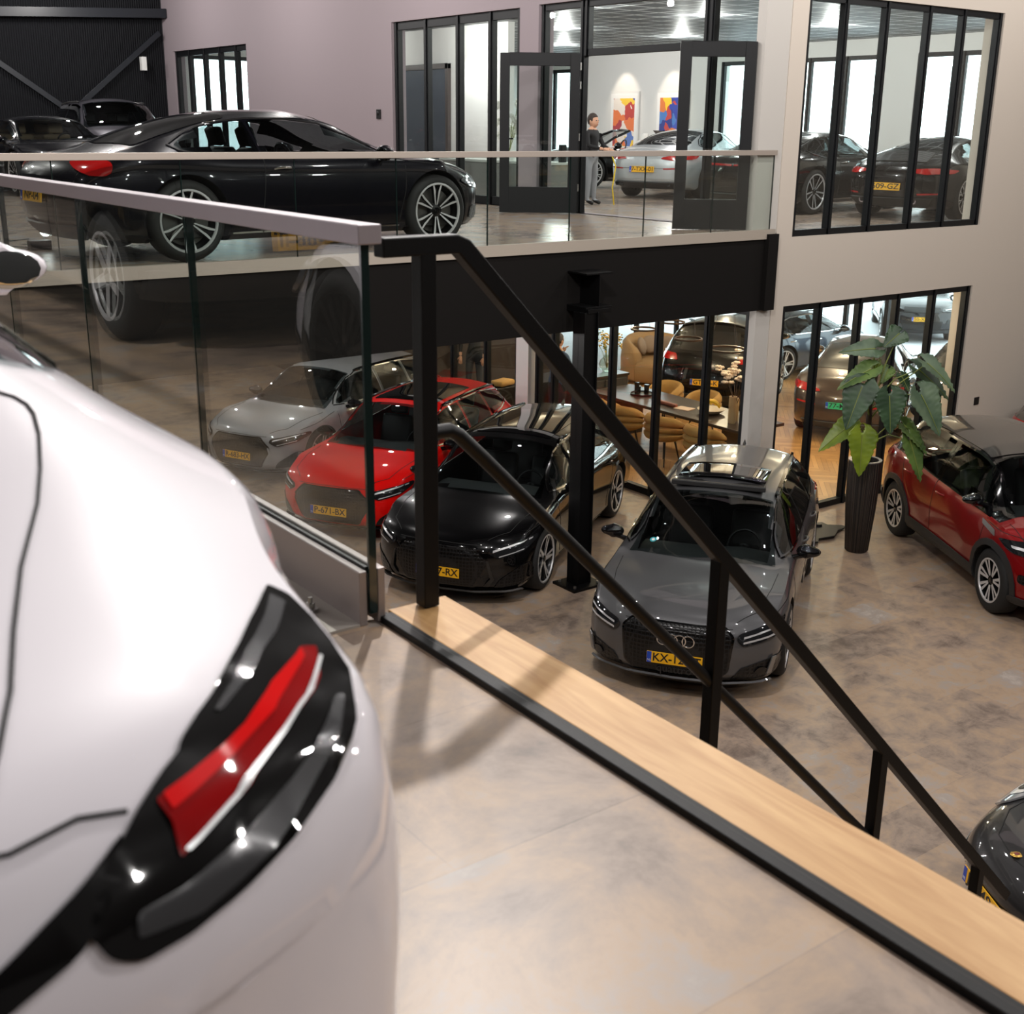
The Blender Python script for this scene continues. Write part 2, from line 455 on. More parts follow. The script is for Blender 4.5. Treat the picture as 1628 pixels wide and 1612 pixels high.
_wheel={}
def wheel_meshes(kind, r, rim, w, m_rim, m_face, m_tyre, m_dark, m_disc, m_cap):
    key=(kind,r,rim,w,m_rim.name,m_face.name)
    if key in _wheel: return _wheel[key]
    t=MB().lathe([(rim-.012,-w*.98),(rim+.02,-w),(r-.03,-w+.005),(r-.006,-w+.03),(r,-w*.7),(r,-w*.3),(r-.006,-.025),(r-.03,-.004),(rim+.03,.006),(rim+.004,-.002),(rim-.012,-.012)],40,axis='y')
    tyre=t.mesh('wheel',m_tyre,50)
    b=MB()
    b.m=0; b.lathe([(rim+.006,-.004),(rim+.006,.001),(rim-.012,.001),(rim-.018,-.012)],40,axis='y')
    b.m=1; b.lathe([(rim-.018,-.012),(rim-.035,-.06),(rim-.045,-w*.9)],40,axis='y')
    b.m=1; b.lathe([(.001,-.03),(.055,-.03),(.075,-.045),(.08,-.08)],24,axis='y')
    def spoke(a, r0, r1, w0, w1, y0, y1, d=.035, tw=0., face=0):
        ca,sa=math.cos(a),math.sin(a)
        ca2,sa2=math.cos(a+tw),math.sin(a+tw)
        def P(rad,off,y,c,s_): return (rad*c-off*s_, y, -(rad*s_+off*c))
        v=[P(r0,-w0,y0,ca,sa),P(r0,w0,y0,ca,sa),P(r1,w1,y1,ca2,sa2),P(r1,-w1,y1,ca2,sa2)]
        v2=[(p[0],p[1]-d,p[2]) for p in v]
        vi=[P(r0,-w0*1.5,y0-d,ca,sa),P(r0,w0*1.5,y0-d,ca,sa),P(r1,w1*1.5,y1-d,ca2,sa2),P(r1,-w1*1.5,y1-d,ca2,sa2)]
        b.m=face; b.add(v,[(0,1,2,3)])
        b.m=1; b.add(v+vi,[(0,4,5,1),(1,5,6,2),(2,6,7,3),(3,7,4,0),(7,6,5,4)])
    R1=rim-.014
    if kind=='twin5':       # five pairs of slim spokes
        for i in range(5):
            a=2*PI*i/5+PI/2
            for q in (-1,1): spoke(a+q*.30, .05, R1, .010,.013, -.03,-.008, tw=-q*.10)
    elif kind=='loop6':     # six closed loops like long petals
        for i in range(6):
            a=2*PI*i/6+PI/6
            for q in (-1,1):
                spoke(a+q*.16,.06,R1*.78,.006,.011,-.03,-.014,tw=-q*.005)
                spoke(a+q*.155,R1*.78,R1,.011,.009,-.014,-.006,tw=q*.03)
    elif kind=='blade5':
        for i in range(5):
            a=2*PI*i/5+PI/2
            spoke(a,.04,R1,.030,.010,-.025,-.006,tw=.20); spoke(a+.22,.05,R1,.012,.016,-.035,-.006,tw=.24)
            spoke(a+.05,.05,R1,.012,.008,-.04,-.01,tw=-.05,face=1)
    elif kind=='split7':
        for i in range(7):
            a=2*PI*i/7+PI/2
            for q in (-1,1): spoke(a+q*.10,.055,R1,.011,.018,-.02,-.006,tw=q*.06)
    elif kind=='y10':
        for i in range(10):
            a=2*PI*i/10+PI/2
            spoke(a,.05,R1*.6,.011,.008,-.035,-.014)
            for q in (-1,1): spoke(a,R1*.55,R1,.007,.008,-.015,-.006,tw=q*.13)
    else:                   # plain5
        for i in range(5):
            a=2*PI*i/5+PI/2; spoke(a,.04,R1,.035,.028,-.02,-.006)
    rimm=b.mesh('rim',[m_face,m_rim],40)
    c=MB().lathe([(.0005,-.012),(.026,-.013),(.031,-.02),(.031,-.05)],20,axis='y').mesh('hub_cap',m_cap,40)
    d=MB(); d.lathe([(.07,-.085),(rim*.80,-.085),(rim*.80,-.10),(.07,-.10)],32,axis='y')
    d.m=1; d.lathe([(.001,-w*.8),(rim-.03,-w*.8)],32,axis='y')
    disc=d.mesh('brake_disc',[m_disc,m_dark],40)
    _wheel[key]=(tyre,rimm,c,disc)
    return _wheel[key]

_plate={}
def plate(parent, loc, rot, s, name='number_plate', bg=None, size=(.52,.11)):
    bg = bg or M_plate
    w,h=size
    o=MB().box((-w/2,-h/2,-.006),(w/2,h/2,.002)).obj(name,bg,parent,bevel=.002,loc=loc,rot=rot)
    MB().box((-w/2+.002,-h/2+.002,.002),(-w/2+.045,h/2-.002,.0032)).obj('blue_band',M_blueband,o)
    if s:
        me=text_mesh('plate_text',s,h*1.02,M_black,.0006,bold=.0015)
        xs=[v.co.x for v in me.vertices]; k=(w-.075)/max(.01,(max(xs)-min(xs)))
        k=min(k,1.25)
        for v in me.vertices: v.co.x=v.co.x*k+.02; v.co.z+=.003
        link_mesh('plate_text',me,o)
        n=text_mesh('country_letters','NL',h*.26,M_white,.0006); 
        for v in n.vertices: v.co.x-=w/2-.024; v.co.y-=h*.28; v.co.z+=.0036
        link_mesh('country_letters',n,o)
    return o

def rot_from(x_axis, y_axis):
    x=Vector(x_axis).normalized(); y=Vector(y_axis).normalized(); z=x.cross(y).normalized(); y=z.cross(x)
    return Matrix((x,y,z)).transposed().to_euler()

def build_car(sp, pos, yaw, label, group=None, name=None):
    """assemble one car at pos; every feature of sp becomes a child mesh"""
    root=empty(name or sp.get('name','car'), pos, yaw, label, 'car', group)
    B=Body(sp); paint=sp['paint']; me=B.me
    me.materials.append(paint); me.materials.append(M_under)
    # wheel arches cut out of the loft
    wr=sp['wheel_r']; W0=sp['ywheel']
    body=link_mesh('body', me, root)
    cut=MB(); gap=sp.get('archgap',.045)
    for xa in sp['axles']:
        for sg in (1,-1):
            cut.cyl((xa,sg*(W0-.34),wr),(xa,sg*(W0+.5),wr),wr+gap,n=44)
            cut.box((xa-wr-gap+.002,min(sg*(W0-.34),sg*(W0+.5)),-.3),(xa+wr+gap-.002,max(sg*(W0-.34),sg*(W0+.5)),wr*.6))
    if not sp.get('noarch'):
        cm=cut.mesh('cut',[paint,M_under]); cm.polygons.foreach_set('material_index',[1]*len(cm.polygons))
        co=link_mesh('cut',cm,root)
        dg=bpy.context.evaluated_depsgraph_get()
        # several solids: difference one after the other through a collection-free union of islands
        md=body.modifiers.new('b','BOOLEAN'); md.object=co; md.operation='DIFFERENCE'; md.solver='EXACT'; md.use_self=True
        dg=bpy.context.evaluated_depsgraph_get(); dg.update()
        nm=bpy.data.meshes.new_from_object(body.evaluated_get(dg)); body.modifiers.clear(); body.data=nm; nm.name='body'
        bpy.data.objects.remove(co)
    # open the windows
    opens=sp.get('open',[])
    if opens:
        bm=bmesh.new(); bm.from_mesh(body.data); bm.normal_update(); dele=[]
        for f in bm.faces:
            c=f.calc_center_median(); n=f.normal
            for axis,poly in opens:
                if axis=='side' and abs(n.y)>.45 and pip((c.x,c.z),poly): dele.append(f); break
                if axis=='top' and n.z>.12 and c.z>sp.get('cowl',.9)-.05 and pip((c.x,abs(c.y)),poly): dele.append(f); break
        bmesh.ops.delete(bm, geom=list(set(dele)), context='FACES'); bm.to_mesh(body.data); bm.free()
    if sp.get('upper'):
        me2=body.data; me2.materials.append(sp['upper']); ix=len(me2.materials)-1
        for p in me2.polygons:
            c=p.center
            if c.z>B.ZS(c.x)+.004 and sp['upper_x'][0]<c.x<sp['upper_x'][1] and p.material_index==0: p.material_index=ix
    shade(body.data, 32)
    for F in sp['feat']:
        nm,axis,poly,m=F[:4]; kw=dict(F[4]) if len(F)>4 else {}
        lab=kw.pop('label',None); one=kw.pop('one',False); sub=kw.pop('sub',None)
        sgs=(1,) if one else (1,-1)
        for sg in sgs:
            if axis in('side','corner'): q=poly
            elif axis in('front','rear'): q=[(p[0]*sg,p[1]) for p in poly]
            else: q=[(p[0],p[1]*sg) for p in poly]
            o=B.patch(nm,axis,q,m,root,sgn=sg,**kw)
            if lab: o['label']=lab
            for S in sub or []:
                sn,spoly,sm=S[:3]; skw=dict(S[3]) if len(S)>3 else {}
                sq=spoly if axis in('side','corner') else [(p[0]*sg,p[1]) for p in spoly] if axis in('front','rear') else [(p[0],p[1]*sg) for p in spoly]
                B.patch(sn,axis,sq,sm,o,sgn=sg,**skw)
    if sp.get('gaps'): B.lines('panel_gap',sp['gaps'],M_gap,root,w=sp.get('gapw',.007))
    if sp.get('chrome'): B.lines('window_strip',sp['chrome'],sp.get('chrome_mat',M_chrome),root,w=.018,off=.006,prof=.004)
    if sp.get('rails'):
        for sg in (1,-1): B.lines('roof_rail',[('top',sp['rails'],(sg,))],sp.get('rail_mat',M_gloss_black),root,w=.03,off=.01,prof=.022)
    if sp.get('clad'): B.lines('wheel_arch_trim',sp['clad'],M_plastic,root,w=.075,off=.006,prof=.012)
    # wheels
    tyre,rim,cap,disc=wheel_meshes(sp['wheel'],wr,sp['rim_r'],.24,sp['rim_mat'],sp.get('face_mat',sp['rim_mat']),M_tyre,M_under,M_disc,sp.get('cap_mat',M_gloss_black))
    for xa in sp['axles']:
        for sg in (1,-1):
            steer=sp.get('steer',0.) if xa>0 else 0.
            w=link_mesh('wheel',tyre,root,(xa,sg*W0,wr),(0,0,(0 if sg>0 else PI)+steer))
            link_mesh('rim',rim,w); link_mesh('hub_cap',cap,w); link_mesh('brake_disc',disc,w)
            if sp.get('logo'):
                lm=text_mesh('hub_logo',sp['logo'],.05,M_chrome,.001)
                link_mesh('hub_logo',lm,w,(0,-.006,0),(-PI/2,0,PI) )
    # mirrors
    if sp.get('mirror'):
        mx,my,mz=sp['mirror']
        for sg in (1,-1):
            mb=MB(); mb.ell((0,0,0),tuple(c*sp.get('mirror_k',1) for c in (.085,.125,.075)),18,10)
            for i,v in enumerate(mb.v):
                x,y,z=v; x=max(x,-.045); z=z*(1 - .25*(y*sg>0)); mb.v[i]=(x,y,z)
            o=mb.obj('wing_mirror',sp.get('mirror_mat',paint),root,smooth=45,loc=(mx,sg*my,mz))
            kk=sp.get('mirror_k',1); g=MB(); g.ell((-.046,0,0),(.003,.093*kk,.052*kk),16,8); g.obj('mirror_glass',M_mirror,o,smooth=40)
            k=MB(); k.tube([(0,0,-.03),(.01,-sg*.10,-.055),(.02,-sg*.2,-.09)],[.035,.028,.035],8); k.obj('mirror_stalk',M_gloss_black,o,smooth=50)
    # plates
    for which,txt,z in sp.get('plates',[]):
        loc,nor=B.hit('front' if which=='front' else 'rear',0,z)
        if which=='front': r=rot_from((0,1,0),(-.05,0,1)); l=loc+Vector((.018,0,0))
        else: r=rot_from((0,-1,0),(.12,0,1)); l=loc+Vector((-.022,0,0))
        plate(root,l,r,txt,bg=sp.get('plate_mat'))
    # cabin
    if opens or sp.get('cabin'): cabin(sp,root)
    for fn in sp.get('extra',[]): fn(B,root,sp)
    return root,B

def cabin(sp,root):
    c=sp.get('cab',{}); w=c.get('w',.66); xs=c.get('xs',.02); z=c.get('z',.50); xd=c.get('xd',.62); zd=c.get('zd',.93)
    sm=sp.get('seat_mat',M_seat); x0=c.get('x0',-1.2)
    MB().box((x0,-w,.30),(xd+.5,w,.34)).obj('cabin_floor',M_under,root)
    d=MB(); pr=[(xd-.12,zd-.33),(xd-.16,zd-.10),(xd-.08,zd-.02),(xd+.1,zd),(xd+.45,zd-.02),(xd+.45,zd-.35)]
    n=len(pr); ys=[-w-.03,-w*.5,0,w*.5,w+.03]; V=[]
    for y in ys:
        k=.03 if abs(abs(y)-w*.5)<.01 and y*c.get('lhd',1)>0 else 0
        V+=[(a,y,b+(k if 1<=i<=3 else 0)) for i,(a,b) in enumerate(pr)]
    F=[(i*n+k,(i+1)*n+k,(i+1)*n+(k+1)%n,i*n+(k+1)%n) for i in range(4) for k in range(n)]
    d.add(V,F+[tuple(range(n)),tuple(range(4*n,5*n))]); d.obj('dashboard',sp.get('dash_mat',M_dash),root,bevel=.012,smooth=45)
    sw=MB(); cy=w*.5; cx=xd-.30; cz=zd-.06
    sw.tube([(cx+.06*-math.sin(a),cy+.17*math.cos(a),cz+.165*math.sin(a)) for a in [2*PI*i/24 for i in range(24)]],.015,8,closed=True)
    sw.box((cx-.01,cy-.16,cz-.025),(cx+.01,cy+.16,cz+.015)); sw.ell((cx,cy,cz-.02),(.03,.06,.06),12,8)
    sw.cyl((cx,cy,cz),(xd-.05,cy,cz-.08),.03)
    sw.obj('steering_wheel',M_black,root,smooth=45)
    def seat(x,y,wd,nm):
        s=MB(); T=Matrix.Translation((x,y,z))
        s.box((-.27,-wd,-.16),(.27,wd,.02),T); 
        R=T@Matrix.Translation((-.26,0,0))@Matrix.Rotation(math.radians(-18),4,'Y')
        s.box((-.07,-wd,-.02),(.07,wd,.58),R)
        o=s.obj(nm,sm,root,bevel=.045,smooth=50)
        for yy in ([0] if wd<.35 else [-wd*.6,wd*.6]): MB().box((-.045,yy-.13,.60),(.045,yy+.13,.78),R).obj('headrest',sm,o,bevel=.03,smooth=50)
    for sg in (1,-1): seat(xs,sg*w*.52,.24,'front_seat')
    if c.get('rear',True): seat(xs-.85,0,w*.86,'rear_seat')

def sc2(axis, poly, k):
    sx,sy,sz=k
    if axis=='side': return [(a*sx,b*sz) for a,b in poly]
    if axis in('front','rear'): return [(a*sy,b*sz) for a,b in poly]
    return [(a*sx,b*sy) for a,b in poly]
def scaled(sp, k):
    sx,sy,sz=k; s=dict(sp)
    for q in ('top','belt','under'): s[q]=[(a*sx,b*sz) for a,b in sp[q]]
    for q in ('plan','roofw'): s[q]=[(a*sx,b*sy) for a,b in sp[q]]
    s['ends']=(sp['ends'][0]*sx,sp['ends'][1]*sx); s['axles']=[a*sx for a in sp['axles']]
    s['feat']=[(F[0],F[1],sc2(F[1],F[2],k),F[3])+tuple([dict(F[4],**({'sub':[(u[0],sc2(F[1],u[1],k))+tuple(u[2:]) for u in F[4]['sub']]} if 'sub' in F[4] else {}))] if len(F)>4 else []) for F in sp['feat']]
    s['opens']=s['open']=[(a,sc2(a,p,k)) for a,p in sp.get('open',[])]
    for q in ('gaps','chrome','clad'):
        if q in sp: s[q]=[(a,sc2(a,p,k),g) for a,p,g in sp[q]]
    if 'rails' in sp: s['rails']=sc2('top',sp['rails'],k)
    if 'mirror' in sp: s['mirror']=(sp['mirror'][0]*sx,sp['mirror'][1]*sy,sp['mirror'][2]*sz)
    s['ywheel']=sp['ywheel']*sy
    if 'plates' in sp: s['plates']=[(a,b,c*sz) for a,b,c in sp['plates']]
    return s
def inset_poly(poly, d):
    """pull a polygon towards its middle by about d"""
    cx=sum(p[0] for p in poly)/len(poly); cy=sum(p[1] for p in poly)/len(poly); out=[]
    for x,y in poly:
        L=math.hypot(x-cx,y-cy); k=max(0,(L-d)/L) if L>0 else 1; out.append((cx+(x-cx)*k,cy+(y-cy)*k))
    return out
def windscreen(x0,y0,x1,y1,bow=.10,bow1=.05):
    """half outline points base (x0,y0) to header (x1,y1), bowed forwards in the middle"""
    n=6; a=[(x0+bow*(1-((i/n)*2-1)**2),y0*(1-2*i/n)) for i in range(n+1)]
    b=[(x1+bow1*(1-((i/n)*2-1)**2),-y1*(1-2*i/n)) for i in range(n+1)]
    return a+b
def half(poly): return [(x,y if y>=0 else 0) for x,y in poly]
def wpatch(nm,axis,poly,**kw): return (nm,axis,poly,[M_glass_car,M_frit],dict(inset=kw.pop('inset',.022),off=.006,rnd=.035,**kw))
def arch_pts(xa,r,zc,a0=-12,a1=192,n=14):
    return [(xa+r*math.cos(math.radians(a0+(a1-a0)*i/n)), zc+r*math.sin(math.radians(a0+(a1-a0)*i/n))) for i in range(n+1)]

def rings_extra(z, r=.055, slope=.2):
    def f(B,root,sp):
        o=MB()
        for k in (-1.5,-.5,.5,1.5):
            y=k*r*1.42; loc,nor=B.hit('front',y,z); o.tube([(loc.x+.018+.0*math.sin(a), y+r*math.cos(a), z+r*math.sin(a)) for a in [2*PI*i/28 for i in range(28)]],.0075,8,closed=True)
        o.obj('ring_badge',M_chrome,root,smooth=60)
    return f
def fin_extra(x):
    def f(B,root,sp):
        loc,nor=B.hit('top',x,0); m=MB()
        m.add([(x+.09,0,loc.z),(x-.07,.022,loc.z-.005),(x-.07,-.022,loc.z-.005),(x-.08,0,loc.z+.055),(x-.03,0,loc.z+.045)],[(0,1,3,4),(0,4,3,2),(1,2,3),(0,2,1)])
        m.obj('roof_aerial',sp.get('fin_mat',sp['paint']),root)
    return f
def handles_extra(pts, m=None, w=.19):
    def f(B,root,sp):
        for sg in (1,-1):
            for x,z in pts:
                l,n=B.hit('side',x,z,sg); t=MB(); l2,n2=B.hit('side',x-w/2,z,sg); l1,n1=B.hit('side',x+w/2,z,sg)
                t.tube([l1-n*.01,l1*.8+l2*.2+n*.03,l+n*.036,l1*.2+l2*.8+n*.03,l2-n*.01],[.010,.014,.015,.014,.010],8)
                t.obj('door_handle',m or sp['paint'],root,smooth=60)
    return f
def sunroof_open(B,root,sp):
    """tilted-open glass panel above a dark opening"""
    l,_=B.hit('top',.12,0); l2,_=B.hit('top',-.9,0)
    MB().box((-.02,-.47,l.z-.015),(.20,.47,l.z+.008)).obj('sunroof_opening',M_black,root,bevel=.006)
    MB().box((.17,-.50,l.z-.01),(.22,.50,l.z+.045)).obj('wind_deflector',M_plastic,root,bevel=.01)
    g=MB(); n=6
    V=[];
    for i in range(n+1):
        x=-.05-.62*i/n; 
        for y in (-.47,-.3,0,.3,.47):
            a,_=B.hit('top',x,y); V.append((x,y,a.z+.05-.012*i/n*2))
    F=[(i*5+k,i*5+k+1,(i+1)*5+k+1,(i+1)*5+k) for i in range(n) for k in range(4)]
    g.add(V,F); me=g.mesh('sunroof_panel',M_glass_roof); o=link_mesh('sunroof_panel',me,root); md=o.modifiers.new('s','SOLIDIFY'); md.thickness=.02; shade(me,40)

def audi(paint, k=(1,1,1), old=False, details=None, plate_txt='', roofglass=True, wheel='blade5', rim_mat=None, face=None, chrome=None, extra=None, mirror_mat=None, wr=.365, rim=.28):
    ws=windscreen(1.12,.74,.24,.59,.11,.045)
    fd=[(.86,1.005),(.66,1.15),(.36,1.315),(.10,1.375),(-.33,1.385),(-.33,1.0),(.3,.99)]
    rd=[(-.345,1.385),(-.345,1.0),(-.95,1.02),(-1.18,1.04),(-1.22,1.355),(-.8,1.385)]
    qd=[(-1.235,1.355),(-1.20,1.045),(-1.6,1.075),(-1.98,1.16),(-1.80,1.29)]
    rg=[(-2.56,.0),(-2.52,.50),(-2.12,.50),(-2.06,0),(-2.12,-.50),(-2.52,-.50)]
    dv=[(-.345,.30)]
    f=[('windscreen','top',ws,[M_glass_car,M_frit],dict(one=True,inset=.045,off=.005,rnd=.03)),
       wpatch('door_window','side',fd), wpatch('door_window','side',rd), wpatch('quarter_window','side',qd),
       ('rear_window','top',[(-2.10,-.52),(-2.10,.52),(-2.36,.58),(-2.36,-.58)],M_gloss_black,dict(one=True,off=.005)),
       ('tail_light','rear',[(.45,.86),(.88,.88),(.90,.98),(.50,.96)],M_tail,dict(off=.006,thick=.008))]
    if old:
        f+=[('radiator_grille','front',[(-.43,.73),(.43,.73),(.50,.66),(.47,.34),(.40,.27),(-.40,.27),(-.47,.34),(-.50,.66)],M_grille,dict(one=True,off=.008,thick=.004,rnd=.03,cell=.05)),
            ('headlight','front',[(.54,.64),(.60,.575),(.86,.62),(.915,.70),(.91,.765),(.76,.735),(.56,.69)],M_lamp_dark,dict(off=.007,thick=.004,cell=.05,sub=[('light_strip',[(.60,.60),(.86,.645),(.88,.665),(.60,.618)],M_silver,dict(off=.016,rnd=.005)),('light_strip',[(.60,.645),(.875,.705),(.88,.72),(.60,.662)],M_silver,dict(off=.016,rnd=.005))])),
            ('air_intake','front',[(.50,.235),(.88,.265),(.925,.34),(.91,.43),(.86,.44),(.60,.365)],M_grille,dict(off=.006,thick=.003,cell=.05,rnd=.015)),
            ('fog_ring','front',[(.70,.315),(.74,.285),(.79,.285),(.82,.32),(.79,.36),(.74,.36)],M_gloss_black,dict(off=.014,thick=.008,rnd=.03,cell=.03)),
            ('grille_frame','front',[(-.44,.745),(.44,.745),(.525,.665),(.49,.33),(.41,.25),(-.41,.25),(-.49,.33),(-.525,.665)],M_gloss_black,dict(one=True,off=.004,thick=.002,rnd=.03,cell=.05)),
            ('air_blade','front',[(.80,.29),(.835,.29),(.87,.45),(.84,.45)],M_silver_satin,dict(off=.02,thick=.012,rnd=.005,cell=.04)),
            ('front_splitter','front',[(-.80,.20),(.80,.20),(.84,.235),(.45,.232),(.4,.25),(-.4,.25),(-.45,.232),(-.84,.235)],paint,dict(one=True,off=.03,thick=.02))]
    else:
        f+=[('radiator_grille','front',[(-.40,.70),(.40,.70),(.545,.56),(.535,.50),(.40,.27),(-.40,.27),(-.535,.50),(-.545,.56)],M_grille,dict(one=True,off=.008,thick=.004,rnd=.03,cell=.05)),
            ('headlight','front',[(.55,.645),(.66,.585),(.88,.64),(.93,.72),(.92,.765),(.74,.725),(.57,.695)],M_lamp_dark,dict(off=.007,thick=.004,cell=.05,sub=[('light_strip',[(.60,.655),(.90,.735),(.90,.75),(.60,.675)],M_silver,dict(off=.016,rnd=.005)),('light_strip',[(.66,.60),(.87,.655),(.87,.665),(.66,.612)],M_silver,dict(off=.016,rnd=.005))])),
            ('air_intake','front',[(.61,.245),(.91,.27),(.915,.49),(.88,.50),(.67,.34)],M_grille,dict(off=.006,thick=.003,cell=.05,rnd=.015)),
            ('grille_frame','front',[(-.42,.718),(.42,.718),(.57,.57),(.56,.49),(.42,.25),(-.42,.25),(-.56,.49),(-.57,.57)],M_gloss_black,dict(one=True,off=.004,thick=.002,rnd=.03,cell=.05)),
            ('front_splitter','front',[(-.80,.195),(.80,.195),(.86,.23),(-.86,.23)],details or M_gloss_black,dict(one=True,off=.03,thick=.02))]
        f+=[('grille_blade','front',[(.535,.57),(.56,.57),(.62,.35),(.56,.27),(.50,.27),(.58,.36)],details or paint,dict(off=.014,thick=.010,rnd=.01,cell=.05))]
    sp=dict(name='car', paint=paint,
      top=[(-2.61,.98),(-2.50,1.06),(-2.36,1.19),(-2.18,1.34),(-2.0,1.405),(-1.5,1.445),(-.8,1.475),(-.1,1.478),(.3,1.425),(.75,1.215),(1.16,1.005),(1.25,.975),(1.7,.935),(2.1,.875),(2.28,.825),(2.40,.76)],
      belt=[(-2.61,.90),(-2.2,.985),(-1.2,.985),(0,.965),(.9,.94),(1.25,.915),(1.8,.885),(2.2,.82),(2.40,.73)],
      plan=[(-2.61,.90),(-2.3,.925),(-1.4,.945),(0,.935),(1.0,.935),(1.6,.94),(2.1,.925),(2.40,.90)],
      roofw=[(-2.6,.56),(-2.0,.58),(-1,.62),(0,.63),(.35,.62),(.9,.66),(1.2,.71)],
      under=[(-2.61,.30),(-2.3,.22),(-1.5,.17),(1.5,.17),(2.2,.19),(2.40,.20)],
      ends=(-2.61,2.40), sweep=(.34,.22), rake=(.05,.10), axles=[1.465,-1.465], wheel_r=wr, rim_r=rim, ywheel=.945, wheel=wheel, hip=.045 if not old else .03, hipf=.035 if not old else .02,
      rim_mat=rim_mat or M_rim_dark, face_mat=face or M_silver, feat=f,
      open=[('top',half(inset_poly(ws,.055))),('side',inset_poly(fd,.035)),('side',inset_poly(rd,.035)),('side',inset_poly(qd,.04))],
      gaps=[('side',[(.98,.92),(.96,.60),(.90,.24)],(1,-1)),('side',[(-.34,.98),(-.35,.55),(-.36,.24)],(1,-1)),('side',[(-1.22,1.03),(-1.14,.75),(-1.0,.50),(-.98,.25)],(1,-1)),('side',[(.9,.24),(-.98,.25)],(1,-1)),
            ('top',[(1.22,.78),(1.6,.76),(2.0,.70),(2.22,.52)],(1,-1)),('front',[(-.5,.725),(0,.735),(.5,.725)],(1,)),
            ('side',[(1.05,.93),(1.9,.80)],(1,-1))],
      chrome=[('side',[(.93,.99),(.3,.975),(-.95,1.0),(-1.6,1.055),(-2.03,1.14),(-1.84,1.30),(-1.22,1.372),(-.33,1.40),(.10,1.39),(.38,1.325),(.68,1.165),(.92,1.0)],(1,-1))],
      chrome_mat=chrome or M_chrome, rails=[(.12,.60),(-.6,.605),(-1.3,.60),(-1.95,.575)], rail_mat=chrome or M_gloss_black,
      mirror=(.68,1.02,1.01), mirror_mat=mirror_mat or M_gloss_black, plates=[('front',plate_txt,.41)], extra=[fin_extra(-1.85),handles_extra([(-.18,.86),(-1.05,.88)])]+(extra or []), cowl=.95)
    if roofglass: sp['feat'].append(('sunroof_panel','top',[(.10,.49),(.13,.25),(.14,0),(.13,-.25),(.10,-.49),(-1.20 if not old else -.75,-.49),(-1.20 if not old else -.75,.49)],M_glass_roof,dict(one=True,off=.005,rnd=.04,cell=.1)))
    sp=scaled(sp,k)
    return sp

